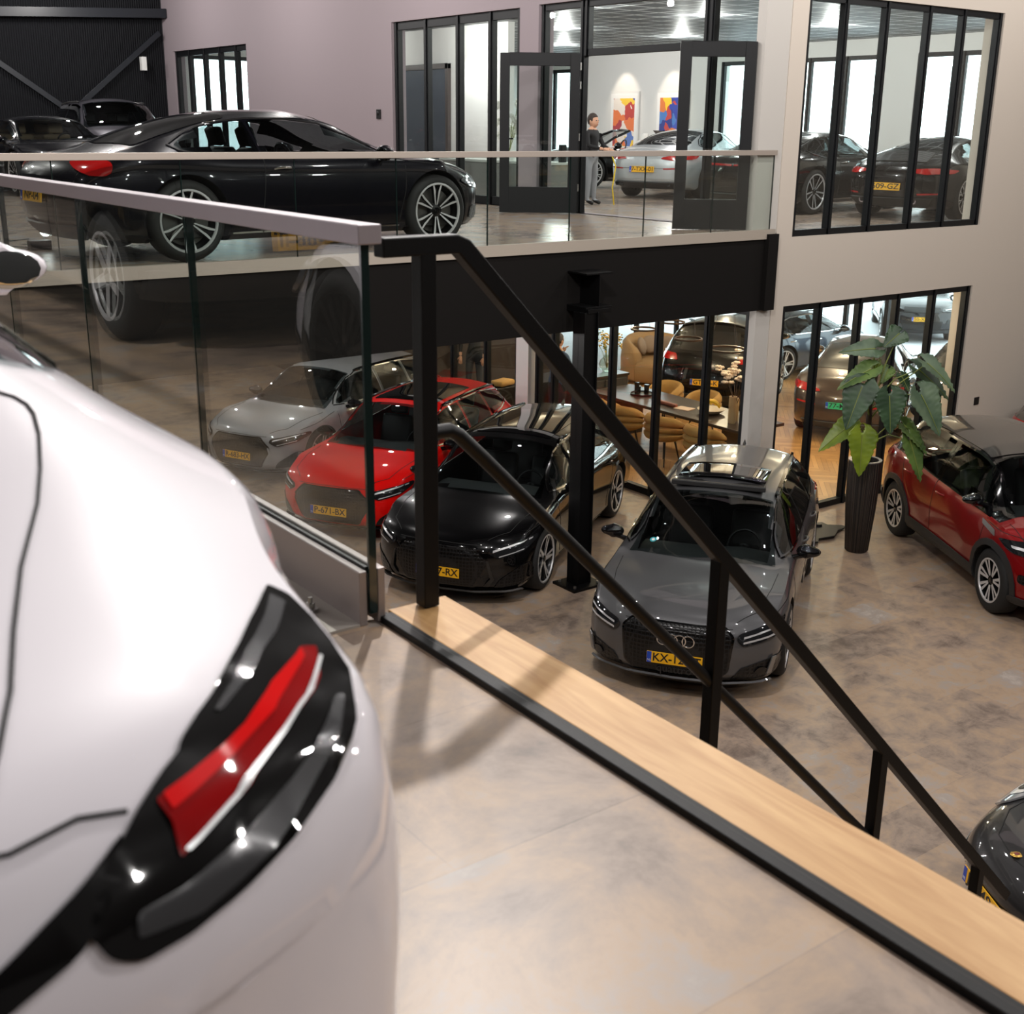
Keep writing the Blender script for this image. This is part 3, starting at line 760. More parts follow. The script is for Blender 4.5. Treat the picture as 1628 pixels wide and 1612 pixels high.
def gt(paint, k=(1,1,1), doors=2, tail='oval', front='mesh', plates=(), wheel='loop6', rim_mat=None, face=None, extra=None, seat=None, chrome=None, wr=.36, rim=.275, rear_glass=None, logo=None, mirror_mat=None, plate_mat=None):
    ws=windscreen(1.10,.70,.22,.53,.13,.07)
    rw=[(-.75,.50),(-.80,0),(-.75,-.50),(-1.72,-.60),(-1.80,0),(-1.72,.60)]
    if doors==2:
        fd=[(.80,.965),(.50,1.125),(.15,1.25),(-.25,1.285),(-.60,1.28),(-.55,.95)]
        qd=[(-.575,.95),(-.625,1.28),(-.95,1.245),(-1.22,1.155),(-1.40,1.06),(-1.36,1.02),(-1.15,.975)]
        wins=[fd,qd]; gp=[('side',[(1.0,.90),(.98,.6),(.90,.25)],(1,-1)),('side',[(-.56,.93),(-.60,.6),(-.64,.25)],(1,-1))]
        ch=[('side',[(.90,.95),(.3,.935),(-.6,.935),(-1.15,.96),(-1.38,1.01),(-1.45,1.06),(-1.25,1.165),(-.97,1.26),(-.6,1.298),(-.2,1.30),(.17,1.262),(.52,1.135),(.86,.97)],(1,-1))]
    else:
        fd=[(.84,.97),(.50,1.125),(.15,1.25),(-.28,1.285),(-.28,.95)]; rd=[(-.295,1.285),(-.295,.95),(-.95,.96),(-1.12,.98),(-1.20,1.18),(-.9,1.245)]
        qd=[(-1.215,1.175),(-1.135,.985),(-1.35,1.01),(-1.52,1.05),(-1.42,1.10)]
        wins=[fd,rd,qd]; gp=[('side',[(1.0,.90),(.98,.6),(.90,.25)],(1,-1)),('side',[(-.29,.93),(-.29,.6),(-.30,.25)],(1,-1)),('side',[(-1.12,.96),(-1.05,.7),(-.95,.45),(-.93,.25)],(1,-1))]
        ch=[('side',[(.90,.955),(.3,.935),(-.9,.945),(-1.3,.99),(-1.55,1.05),(-1.42,1.12),(-1.2,1.195),(-.9,1.26),(-.28,1.30),(.17,1.262),(.52,1.135),(.88,.97)],(1,-1))]
    f=[('windscreen','top',ws,[M_glass_car,M_frit],dict(one=True,inset=.045,off=.005,rnd=.03)),
       ('rear_window','top',rw,rear_glass or [M_glass_roof,M_frit],dict(one=True,inset=.04,off=.005,rnd=.06))]
    f+=[wpatch('quarter_window' if w is qd else 'door_window','side',w) for w in wins]
    op=[('top',half(inset_poly(ws,.055)))]+[('side',inset_poly(w,.04)) for w in wins]
    if tail=='oval': f+=[('tail_light','rear',[(.50,.745),(.62,.71),(.84,.74),(.925,.80),(.91,.865),(.75,.885),(.56,.86)],M_tail,dict(off=.008,thick=.01,rnd=.05))]
    elif tail=='lshape': f+=[('tail_light','rear',[(.38,.80),(.60,.775),(.90,.79),(.92,.875),(.66,.875),(.42,.83)],M_tail,dict(off=.008,thick=.01,rnd=.03)),('reflector','rear',[(.45,.60),(.80,.61),(.80,.635),(.45,.625)],M_tail,dict(off=.006,rnd=.01))]
    else: f+=[('tail_light','rear',[(0.02,.80),(.9,.81),(.9,.85),(0.02,.83)],M_tail,dict(off=.008,thick=.006,rnd=.01))]
    f+=[('rear_diffuser','rear',[(-.62,.24),(.62,.24),(.70,.36),(-.70,.36)],M_plastic,dict(one=True,off=.01,thick=.02)),
        ('radiator_grille','front',[(-.34,.36),(.34,.36),(.37,.60),(.30,.68),(-.30,.68),(-.37,.60)] if front=='mesh' else [(-.46,.24),(.46,.24),(.50,.42),(-.50,.42)],M_grille,dict(one=True,off=.008,thick=.004,cell=.05)),
        ('headlight','front',[(.46,.62),(.60,.57),(.84,.61),(.89,.69),(.80,.74),(.58,.71)],M_lamp,dict(off=.008,thick=.01,rnd=.05)),
        ('air_intake','front',[(.50,.26),(.84,.28),(.84,.42),(.54,.40)],M_grille,dict(off=.006,thick=.003)),
        ('sill_strip','side',[(.90,.245),(.90,.262),(-.95,.262),(-.95,.245)],M_chrome if doors==2 else M_gloss_black,dict(off=.012,thick=.004,rnd=.004))]
    sp=dict(name='car',paint=paint,
      top=[(-2.55,.90),(-2.42,.985),(-2.2,1.01),(-1.85,1.055),(-1.4,1.215),(-1.0,1.32),(-.5,1.385),(-.1,1.395),(.25,1.345),(.7,1.155),(1.14,.985),(1.25,.965),(1.6,.935),(2.0,.865),(2.17,.80),(2.25,.72)],
      belt=[(-2.55,.84),(-2.2,.93),(-1.4,.965),(-.8,.92),(0,.90),(.8,.905),(1.25,.905),(1.8,.865),(2.1,.78),(2.25,.68)],
      plan=[(-2.55,.86),(-2.1,.92),(-1.4,.945),(-.3,.915),(.8,.92),(1.5,.94),(2.0,.915),(2.25,.85)],
      roofw=[(-2.5,.60),(-1.6,.56),(-1,.56),(0,.575),(.3,.56),(.9,.62),(1.2,.7)],
      under=[(-2.55,.32),(-2.3,.23),(-1.4,.17),(1.5,.17),(2.1,.19),(2.25,.22)],
      ends=(-2.55,2.25), axles=[1.373,-1.373], wheel_r=wr, rim_r=rim, ywheel=.935, wheel=wheel, hip=.03, hipf=.012, sweep=(.36,.30), rake=(.07,.10),
      rim_mat=rim_mat or M_rim_dark, face_mat=face or M_silver, feat=f, open=op, gaps=gp+[('side',[(.90,.25),(-.95,.25)],(1,-1)),('side',[(1.05,.90),(1.9,.81)],(1,-1)),('rear',[(-.7,.93),(-.66,.62),(.66,.62),(.7,.93)],(1,))],
      chrome=ch, chrome_mat=chrome or M_chrome, mirror=(.70,.99,.98), mirror_mat=mirror_mat or paint, plates=list(plates), seat_mat=seat or M_seat, cowl=.93, plate_mat=plate_mat,
      extra=[handles_extra([(-.38,.80)] if doors==2 else [(-.12,.80),(-.95,.82)],M_chrome)]+(extra or []), cab=dict(w=.62,rear=doors==4,z=.42,zd=.90,x0=-1.3), logo=logo, hcab=.34)
    return scaled(sp,k)

def p911(paint, k=(1,1,1), plates=(), wheel='split7', rim_mat=None, face=None, extra=None, tail=True):
    ws=windscreen(1.02,.62,.20,.50,.13,.06)
    fd=[(.74,.88),(.45,1.03),(.10,1.155),(-.25,1.19),(-.48,1.18),(-.44,.865)]; qd=[(-.46,.865),(-.50,1.175),(-.75,1.135),(-1.0,1.045),(-1.22,.95),(-1.1,.90)]
    f=[('windscreen','top',ws,[M_glass_car,M_frit],dict(one=True,inset=.04,off=.005)),
       ('rear_window','top',[(-.62,.42),(-.60,0),(-.62,-.42),(-1.30,-.46),(-1.38,0),(-1.30,.46)],[M_glass_roof,M_frit],dict(one=True,inset=.03,off=.005,rnd=.06)),
       ('engine_lid_grille','top',[(-1.46,.42),(-1.50,-.0),(-1.46,-.42),(-1.90,-.48),(-1.95,0),(-1.90,.48)],M_slats,dict(one=True,off=.006,thick=.006,rnd=.05)),
       wpatch('door_window','side',fd),wpatch('quarter_window','side',qd),
       ('headlight','top',[(1.36,.66),(1.46,.57),(1.66,.53),(1.82,.56),(1.86,.64),(1.76,.73),(1.55,.76)],M_lamp_clear,dict(off=.006,thick=.014,rnd=.10,cell=.04,sub=[('lamp_reflector',[(1.50,.65),(1.58,.59),(1.70,.58),(1.76,.64),(1.68,.70),(1.56,.71)],M_silver,dict(off=.024,rnd=.06,cell=.03)),('lamp_lens',[(1.58,.65),(1.62,.62),(1.67,.62),(1.69,.65),(1.66,.68),(1.61,.68)],M_black,dict(off=.028,rnd=.02,cell=.02))])),
       ('air_intake','front',[(.42,.24),(.80,.26),(.80,.38),(.46,.36)],M_grille,dict(off=.006,thick=.003)),
       ('lower_intake','front',[(-.38,.22),(.38,.22),(.38,.31),(-.38,.31)],M_grille,dict(one=True,off=.006)),
       ('indicator_strip','front',[(.46,.40),(.80,.42),(.80,.445),(.46,.425)],M_silver_satin,dict(off=.008,thick=.004,rnd=.01))]
    if tail: f+=[('tail_light','rear',[(.34,.735),(.60,.70),(.86,.715),(.90,.77),(.66,.79),(.40,.775)],M_tail,dict(off=.01,thick=.012,rnd=.02)),
       ('light_strip','rear',[(-.34,.745),(.34,.745),(.34,.765),(-.34,.765)],M_gloss_black,dict(one=True,off=.008,rnd=.005)),
       ('reflector','rear',[(.50,.40),(.82,.41),(.82,.435),(.50,.425)],M_tail,dict(off=.006,rnd=.008)),
       ('rear_diffuser','rear',[(-.60,.24),(.60,.24),(.70,.36),(-.70,.36)],M_plastic,dict(one=True,off=.01,thick=.02))]
    def exhaust(B,root,sp):
        for y in (.42,-.42):
            l,_=B.hit('rear',y,.30); t=MB(); t.lathe([(.035,.0),(.05,.0),(.052,.12),(.04,.12),(.038,.02),(.001,.02)],20,M=Matrix.Translation((l.x-.03,y,.295))@Matrix.Rotation(PI/2,4,'Y'))
            t.obj('exhaust_pipe',M_chrome,root,smooth=40)
    sp=dict(name='car',paint=paint,
      top=[(-2.275,.74),(-2.20,.83),(-2.0,.895),(-1.6,1.01),(-1.2,1.125),(-.7,1.235),(-.25,1.285),(.15,1.26),(.6,1.10),(1.04,.895),(1.18,.845),(1.6,.775),(1.95,.69),(2.12,.61),(2.22,.53)],
      belt=[(-2.275,.70),(-2.0,.82),(-1.3,.875),(-.7,.83),(0,.815),(.8,.82),(1.2,.81),(1.6,.775),(1.95,.68),(2.22,.50)],
      plan=[(-2.275,.84),(-1.9,.90),(-1.225,.925),(-.4,.86),(.5,.86),(1.2,.885),(1.8,.865),(2.22,.78)],
      roofw=[(-2.2,.52),(-1.5,.48),(-.9,.49),(0,.53),(.3,.52),(.8,.56),(1.1,.6)],
      under=[(-2.275,.30),(-2.1,.22),(-1.2,.16),(1.3,.16),(2.0,.17),(2.22,.20)],
      ends=(-2.275,2.22), axles=[1.225,-1.225], wheel_r=.345, rim_r=.26, ywheel=.90, wheel=wheel, hip=.05, hipf=.03, sweep=(.42,.36), rake=(.05,.10), round=.11,
      rim_mat=rim_mat or M_rim_dark, face_mat=face or M_silver, feat=f, open=[('top',half(inset_poly(ws,.05))),('side',inset_poly(fd,.04)),('side',inset_poly(qd,.045))],
      gaps=[('side',[(.92,.80),(.90,.5),(.84,.24)],(1,-1)),('side',[(-.46,.85),(-.50,.55),(-.52,.24)],(1,-1)),('side',[(.84,.24),(-.52,.24)],(1,-1)),
            ('top',[(1.10,.60),(1.5,.57),(1.85,.47),(2.03,.25),(2.06,0)],(1,-1)),('rear',[(-.6,.80),(-.55,.67),(.55,.67),(.6,.80)],(1,))],
      chrome=[], mirror=(.60,.95,.91), mirror_mat=paint, plates=list(plates), cowl=.84, extra=[exhaust]+(extra or []), cab=dict(w=.58,rear=False,z=.36,zd=.84,x0=-1.0,xd=.58,xs=-.05), hcab=.34)
    return scaled(sp,k)

def suv(paint, k=(1,1,1), roof=None, plates=(), wheel='split7', rim_mat=None, face=None, extra=None, clad=True, plate_mat=None, tailm=None, rails=False, chrome=False):
    ws=windscreen(1.26,.76,.46,.60,.10,.06)
    fd=[(.98,1.13),(.78,1.28),(.55,1.42),(.25,1.465),(-.28,1.475),(-.28,1.095),(.4,1.08)]
    rd=[(-.30,1.475),(-.30,1.095),(-.95,1.125),(-1.20,1.145),(-1.24,1.43),(-.8,1.465)]
    qd=[(-1.26,1.43),(-1.225,1.15),(-1.60,1.185),(-1.88,1.22),(-1.80,1.375)]
    f=[('windscreen','top',ws,[M_glass_car,M_frit],dict(one=True,inset=.045,off=.005)),
       wpatch('door_window','side',fd),wpatch('door_window','side',rd),wpatch('quarter_window','side',qd),
       ('rear_window','rear',[(-.56,1.14),(.56,1.14),(.50,1.44),(-.50,1.44)],[M_glass_roof,M_frit],dict(one=True,inset=.03,off=.006,rnd=.06)),
       ('headlight','front',[(.48,.80),(.90,.80),(.94,.90),(.72,.93),(.50,.88)],M_lamp_dark,dict(off=.008,thick=.01,cell=.05,sub=[('light_strip',[(.56,.83),(.88,.845),(.88,.87),(.56,.85)],M_silver,dict(off=.03,rnd=.01))])),
       ('radiator_grille','front',[(-.45,.78),(.45,.78),(.45,.90),(-.45,.90)],M_grille,dict(one=True,off=.008,thick=.006)),
       ('lower_grille','front',[(-.46,.36),(.46,.36),(.52,.58),(-.52,.58)],M_grille,dict(one=True,off=.008,thick=.006)),
       ('air_intake','front',[(.60,.50),(.88,.52),(.88,.62),(.64,.62)],M_grille,dict(off=.006,thick=.003)),
       ('front_bumper_trim','front',[(-.88,.27),(.88,.27),(.90,.36),(-.90,.36)],M_plastic,dict(one=True,off=.012,thick=.012)),
       ('tail_light','rear',[(.56,.98),(.90,.98),(.92,1.09),(.60,1.08)],tailm or M_tail,dict(off=.008,thick=.01)),
       ('rear_bumper_trim','rear',[(-.88,.30),(.88,.30),(.88,.46),(-.88,.46)],M_plastic,dict(one=True,off=.012,thick=.015)),
       ('sill_trim','side',[(.93,.24),(.93,.40),(-.90,.42),(-.90,.24)],M_plastic if clad else paint,dict(off=.008,thick=.012))]
    if roof:
        f.append(('roof_panel','top',[(.42,.61),(.50,0),(.42,-.61),(-1.80,-.57),(-1.86,0),(-1.80,.57)],roof,dict(one=True,off=.005,thick=.004,rnd=.03)))
    if clad: f.append(('side_vent','side',[(.98,.98),(1.02,.93),(1.34,.88),(1.30,.94)],M_silver_satin,dict(off=.008,thick=.006,rnd=.01)))
    sp=dict(name='car',paint=paint,
      top=[(-2.16,1.16),(-2.09,1.28),(-1.98,1.44),(-1.88,1.535),(-1.5,1.575),(-.5,1.63),(.15,1.63),(.5,1.575),(.95,1.31),(1.27,1.125),(1.4,1.09),(1.85,1.03),(2.1,.96),(2.21,.87)],
      belt=[(-2.16,1.08),(-1.5,1.12),(-.3,1.05),(.6,1.02),(1.2,1.01),(1.7,.98),(2.05,.91),(2.21,.82)],
      plan=[(-2.16,.87),(-1.8,.93),(-1.33,.955),(0,.935),(1.33,.95),(1.9,.93),(2.21,.88)],
      roofw=[(-2.1,.60),(-1.5,.62),(0,.64),(.5,.63),(1.0,.68),(1.3,.74)],
      under=[(-2.16,.36),(-2.0,.28),(-1.3,.23),(1.3,.23),(2.0,.25),(2.21,.30)],
      ends=(-2.16,2.21), axles=[1.33,-1.33], wheel_r=.365, rim_r=.245, ywheel=.94, wheel=wheel, hip=.02, hipf=.015, sweep=(.34,.16), rake=(.05,.05),
      rim_mat=rim_mat or M_rim_dark, face_mat=face or M_silver, feat=f, open=[('top',half(inset_poly(ws,.055))),('side',inset_poly(fd,.04)),('side',inset_poly(rd,.04)),('side',inset_poly(qd,.05))],
      gaps=[('side',[(1.05,1.0),(1.03,.7),(.93,.42)],(1,-1)),('side',[(-.29,1.07),(-.30,.7),(-.31,.42)],(1,-1)),('side',[(-1.24,1.12),(-1.12,.85),(-.97,.60),(-.94,.42)],(1,-1)),
            ('top',[(1.36,.80),(1.7,.78),(2.0,.66),(2.1,.3)],(1,-1)),('side',[(1.1,.98),(1.6,.95),(1.9,.90)],(1,-1))],
      chrome=[('side',[(.98,1.085),(.4,1.062),(-.3,1.075),(-1.2,1.125),(-1.9,1.20)],(1,-1))] if chrome else [],
      clad=[('side',arch_pts(1.33,.435,.365,-15,195),(1,-1)),('side',arch_pts(-1.33,.435,.365,-15,195),(1,-1))] if clad else [],
      mirror=(.86,1.00,1.16), mirror_mat=M_gloss_black if roof else paint, plates=list(plates), plate_mat=plate_mat, cowl=1.05,
      extra=[handles_extra([(-.12,.93),(-1.02,.96)])]+(extra or []), cab=dict(w=.66,rear=True,z=.62,zd=1.06,x0=-1.5,xd=.82,xs=.1), archgap=.04)
    if roof: sp['upper']=M_gloss_black; sp['upper_x']=(-2.0*k[0],1.24*k[0])
    if rails: sp['rails']=[(.30,.63),(-.6,.635),(-1.75,.60)]; sp['rail_mat']=M_silver_satin
    return scaled(sp,k)

WHITE_POSE=(-.24,2.844,math.radians(91.3))
def white_spec(paint):
    return dict(name='car',paint=paint,
      top=[(-2.2,.708),(-2.14,.738),(-2.05,.778),(-1.8,.823),(-1.5,.878),(-1.2,.99),(-.7,1.17),(-.25,1.24),(.15,1.22),(.6,1.06),(1.04,.87),(1.18,.82),(1.6,.75),(1.95,.67),(2.12,.60),(2.22,.53)],
      belt=[(-2.2,.686),(-2.0,.736),(-1.6,.766),(-1.2,.776),(-.7,.79),(0,.78),(.8,.78),(1.2,.77),(1.6,.74),(1.95,.66),(2.22,.50)],
      plan=[(-2.2,.742),(-1.9,.762),(-1.3,.864),(-.4,.844),(.5,.86),(1.2,.885),(1.8,.865),(2.22,.78)],
      roofw=[(-2.2,.52),(-1.5,.48),(-.9,.49),(0,.53),(.3,.52),(.8,.56),(1.1,.6)],
      under=[(-2.2,.26),(-2.1,.20),(-1.2,.16),(1.3,.16),(2.0,.17),(2.22,.20)],
      ends=(-2.2,2.22), axles=[1.2375,-1.2375], wheel_r=.345, rim_r=.26, ywheel=.86, wheel='split7', hip=.025, hipf=.02, sweep=(.42,.206), rake=(.05,.002), round=.10, n=90,
      rim_mat=M_rim_dark, face_mat=M_rim_dark, feat=[], gaps=[], mirror=(.35,.98,.88), mirror_mat=paint, cowl=.8, hcab=.34)
def white_car():
    P=P_white; s=white_spec(P)
    qd=[(-.46,.81),(-.50,1.07),(-.80,1.03),(-1.05,.965),(-1.24,.905),(-1.12,.86)]; fd=[(.70,.84),(.45,.95),(.10,1.06),(-.25,1.085),(-.48,1.08),(-.44,.805)]
    ws=windscreen(1.02,.60,.20,.50,.13,.06)
    lens=[(-.785,.752),(-.79,.745),(-.83,.735),(-.87,.722),(-.90,.711),(-.97,.687),(-1.017,.678),(-1.077,.67),(-1.143,.661),(-1.203,.656),(-1.237,.657),(-1.252,.667),(-1.255,.686),(-1.246,.697),(-1.23,.706),(-1.206,.718),(-1.174,.728),(-1.154,.733),(-1.129,.739),(-1.095,.7455),(-1.054,.7505),(-1.005,.753),(-.945,.7545),(-.875,.754)]
    red=[(-1.156,.7285),(-1.066,.7345),(-.98,.7375),(-.90,.736),(-.885,.731),(-.93,.7235),(-1.03,.7195),(-1.10,.7105),(-1.142,.704),(-1.177,.6975)]
    red2=[(-1.150,.729),(-1.06,.7345),(-.98,.7375),(-.905,.736),(-.915,.733),(-1.0,.731),(-1.07,.7275),(-1.157,.7205)]
    chrome=[(-1.172,.7005),(-1.10,.7145),(-.99,.7235),(-.90,.728),(-.90,.7265),(-.99,.7215),(-1.10,.7115),(-1.17,.6985)]
    inner=[(-1.235,.672),(-1.19,.664),(-1.11,.672),(-1.03,.688),(-.93,.708),(-.94,.712),(-1.04,.700),(-1.12,.690),(-1.19,.683),(-1.225,.684)]
    s['feat']=[('windscreen','top',ws,[M_glass_car,M_frit],dict(one=True,inset=.04,off=.005)),
        ('rear_window','top',[(-.62,.42),(-.60,0),(-.62,-.42),(-1.20,-.46),(-1.26,0),(-1.20,.46)],[M_glass_roof,M_frit],dict(one=True,inset=.03,off=.005,rnd=.06)),
        wpatch('door_window','side',fd),wpatch('quarter_window','side',qd),
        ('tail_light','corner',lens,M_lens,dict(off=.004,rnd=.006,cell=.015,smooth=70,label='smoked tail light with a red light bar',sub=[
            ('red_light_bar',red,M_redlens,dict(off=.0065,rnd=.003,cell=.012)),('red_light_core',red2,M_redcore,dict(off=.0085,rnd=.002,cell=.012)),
            ('chrome_reflector_strip',chrome,M_silver,dict(off=.0085,rnd=.001,cell=.012)),('clear_lamp_strip',[(-.81,.7505),(-.87,.7505),(-.94,.7515),(-1.0,.7495),(-1.05,.7465),(-1.045,.7445),(-.99,.7455),(-.93,.7465),(-.86,.7455),(-.815,.7455)],M_bowl_refl,dict(off=.0055,rnd=.002,cell=.012)),('lamp_bowl',inner,M_bowl_refl,dict(off=.0055,rnd=.006,cell=.012))])),  # upper grey strip is a reflection painted on the lens; the bowl is a part
        ('tail_light_strip','rear',[(.415,.724),(.37,.708),(.31,.690),(0,.684),(0,.660),(.31,.668),(.365,.680),(.40,.700)],M_lens,dict(off=.004,rnd=.003,cell=.03)),
        ('rear_diffuser','rear',[(-.60,.22),(.60,.22),(.66,.33),(-.66,.33)],M_plastic,dict(one=True,off=.01,thick=.02)),
        ('headlight','front',[(.48,.54),(.60,.48),(.74,.51),(.80,.60),(.74,.67),(.60,.68),(.50,.62)],M_lamp,dict(off=.010,thick=.02,rnd=.09,cell=.04)),
        ('air_intake','front',[(.42,.24),(.80,.26),(.80,.38),(.46,.36)],M_grille,dict(off=.006,thick=.003))]
    s['open']=[('top',half(inset_poly(ws,.05))),('side',inset_poly(fd,.04)),('side',inset_poly(qd,.045))]
    s['gaps']=[('side',[(.92,.78),(.90,.5),(.84,.24)],(1,-1)),('side',[(-.46,.80),(-.50,.55),(-.52,.24)],(1,-1)),('side',[(.84,.24),(-.52,.24)],(1,-1)),
        ('top',[(-1.325,0),(-1.32,.50),(-1.322,.565),(-1.332,.583),(-1.35,.592),(-1.375,.592),(-1.43,.58),(-1.52,.552),(-1.61,.52),(-1.75,.46),(-1.86,.42),(-1.95,.39),(-2.02,.36),(-2.08,.33)],(1,-1)),
        ('top',[(-2.10,.22),(-2.10,.34),(-2.085,.39),(-2.085,.425)],(1,-1))]
    s['chrome']=[]; s['extra']=[]; s['cab']=dict(w=.56,rear=False,z=.34,zd=.80,x0=-1.0,xd=.55,xs=-.05); s['mirror']=(.20,1.0,.865); s['mirror_k']=.85; s['gapw']=.0035; s['linecell']=.02
    s['archgap']=.035
    return s
M_lens=mat('smoked_tail_lens',rgb(14,13,13),.03,coat=1.,spec=.6); M_redlens=mat('deep_red_lens',rgb(150,4,6),.05,coat=1.); M_redcore=mat('bright_red_lens',rgb(225,8,8),.06,coat=1.); M_bowl_refl=mat('grey_bowl_and_reflection',rgb(70,70,72),.15,.3,coat=1.)

# ------------------------------------------------------------------ the building
ZM=3.9; XB=11.5; YA=10.45; R=math.radians
def floor_mat(name, tone=1., rough=.32, ang=.6, tint=(1,1,1)):
    m=mat(name,rgb(150,130,115),rough,spec=.45); nt,N,L,b=nodes_of(m)
    tc=N.new('ShaderNodeTexCoord'); mp=N.new('ShaderNodeMapping'); mp.inputs['Rotation'].default_value=(0,0,0)
    br=N.new('ShaderNodeTexBrick'); br.inputs['Scale'].default_value=1; br.inputs['Brick Width'].default_value=.98; br.inputs['Row Height'].default_value=.49
    br.inputs['Mortar Size'].default_value=.0025; br.inputs['Mortar Smooth'].default_value=.6; br.inputs['Bias'].default_value=0
    br.inputs['Color1'].default_value=(.28,.28,.28,1); br.inputs['Color2'].default_value=(.72,.72,.72,1); br.inputs['Mortar'].default_value=(.10,.10,.10,1)
    n1=N.new('ShaderNodeTexNoise'); n1.inputs['Scale'].default_value=3.4; n1.inputs['Detail'].default_value=10; n1.inputs['Roughness'].default_value=.70; n1.inputs['Distortion'].default_value=.35
    n2=N.new('ShaderNodeTexNoise'); n2.inputs['Scale'].default_value=.9; n2.inputs['Detail'].default_value=5
    ad=N.new('ShaderNodeMath'); ad.operation='MULTIPLY_ADD'; ad.inputs[1].default_value=.42; 
    r=N.new('ShaderNodeValToRGB'); e=r.color_ramp.elements
    e[0].position=.40; e[0].color=tuple(c*tone*t for c,t in zip(rgb(98,84,75)[:3],tint))+(1,)
    e[1].position=.80; e[1].color=tuple(c*tone*t for c,t in zip(rgb(210,196,184)[:3],tint))+(1,)
    for p,c in ((.48,rgb(132,115,103)),(.56,rgb(168,148,132)),(.64,rgb(192,164,136)),(.71,rgb(178,166,157))):
        q=e.new(p); q.color=tuple(v*tone*t for v,t in zip(c[:3],tint))+(1,)
    mx=N.new('ShaderNodeMath'); mx.operation='MULTIPLY_ADD'; mx.inputs[1].default_value=.62
    L.new(tc.outputs['Object'],mp.inputs['Vector']); L.new(mp.outputs[0],br.inputs['Vector']); L.new(mp.outputs[0],n1.inputs['Vector']); L.new(mp.outputs[0],n2.inputs['Vector'])
    sp=N.new('ShaderNodeRGBToBW'); L.new(br.outputs['Color'],sp.inputs[0])
    L.new(n1.outputs['Fac'],mx.inputs[0]); L.new(sp.outputs[0],ad.inputs[0]); L.new(n2.outputs['Fac'],ad.inputs[2])
    a2=N.new('ShaderNodeMath'); a2.operation='MULTIPLY'; a2.inputs[1].default_value=.42; L.new(ad.outputs[0],a2.inputs[0])
    L.new(a2.outputs[0],mx.inputs[2]); L.new(mx.outputs[0],r.inputs['Fac']); L.new(r.outputs['Color'],b.inputs['Base Color'])
    return m
def herringbone():
    m=mat('oak_herringbone',rgb(190,140,85),.35); nt,N,L,b=nodes_of(m)
    tc=N.new('ShaderNodeTexCoord'); sp=N.new('ShaderNodeSeparateXYZ'); L.new(tc.outputs['Object'],sp.inputs[0])
    def M_(op,a,b_=None):
        q=N.new('ShaderNodeMath'); q.operation=op
        for i,v in enumerate((a,b_)):
            if v is None: continue
            if isinstance(v,(int,float)): q.inputs[i].default_value=v
            else: L.new(v,q.inputs[i])
        return q.outputs[0]
    u=M_('DIVIDE',sp.outputs['X'],.55); pp=M_('PINGPONG',u,1.0); v=M_('ADD',M_('MULTIPLY',pp,.55),sp.outputs['Y'])
    pl=M_('DIVIDE',v,.11); fl=M_('FLOOR',pl); fr=M_('FRACT',pl); fu=M_('FLOOR',u)
    cb=N.new('ShaderNodeCombineXYZ'); L.new(fl,cb.inputs[0]); L.new(fu,cb.inputs[1])
    wn=N.new('ShaderNodeTexWhiteNoise'); L.new(cb.outputs[0],wn.inputs['Vector'])
    n=N.new('ShaderNodeTexNoise'); n.inputs['Scale'].default_value=7; n.inputs['Detail'].default_value=5; L.new(tc.outputs['Object'],n.inputs['Vector'])
    s=M_('ADD',M_('MULTIPLY',wn.outputs['Value'],.6),M_('MULTIPLY',n.outputs['Fac'],.5))
    r=N.new('ShaderNodeValToRGB'); r.color_ramp.elements[0].color=rgb(165,120,72); r.color_ramp.elements[1].color=rgb(226,176,114); L.new(s,r.inputs['Fac'])
    ed=M_('LESS_THAN',fr,.05); mx=N.new('ShaderNodeMix'); mx.data_type='RGBA'; L.new(ed,mx.inputs['Factor']); L.new(r.outputs['Color'],mx.inputs['A']); mx.inputs['B'].default_value=rgb(110,76,44)
    L.new(mx.outputs['Result'],b.inputs['Base Color']); return m
M_floor=floor_mat('stone_look_vinyl',.74,.40); M_floor2=floor_mat('grey_wood_vinyl',.80,.25,.6,(.93,.97,1.08))
M_herring=herringbone()
M_wallA=mat('cream_plaster',rgb(206,196,184),.85,bump=(90,.08)); M_wallB=mat('mauve_grey_plaster',rgb(158,146,151),.85,bump=(90,.08))
M_pillar=mat('light_grey_plaster',rgb(196,192,186),.85); M_white=mat('white_plaster',rgb(225,225,222),.8)
M_frame=mat('anthracite_frame',rgb(13,15,18),.5,spec=.3); M_beam=mat('black_fascia',rgb(22,20,19),.85,spec=.15,bump=(250,.2))
M_edge=mat('greige_edge',rgb(168,158,146),.6); M_ceil=mat('dark_ceiling',rgb(14,14,15),.9)
M_alu=mat('satin_aluminium',rgb(150,142,140),.42,.55); M_cap=mat('champagne_aluminium',rgb(176,165,155),.45,.4)
M_bolt=mat('steel_bolt',rgb(170,168,165),.3,.9)
def corrugated():
    m=mat('black_corrugated_steel',rgb(20,21,25),.75,spec=.2); nt,N,L,b=nodes_of(m)
    tc=N.new('ShaderNodeTexCoord'); w=N.new('ShaderNodeTexWave'); w.bands_direction='X'; w.inputs['Scale'].default_value=6
    bp=N.new('ShaderNodeBump'); bp.inputs['Strength'].default_value=.8; bp.inputs['Distance'].default_value=.02
    L.new(tc.outputs['Object'],w.inputs['Vector']); L.new(w.outputs['Fac'],bp.inputs['Height']); L.new(bp.outputs['Normal'],b.inputs['Normal']); return m
M_corr=corrugated()
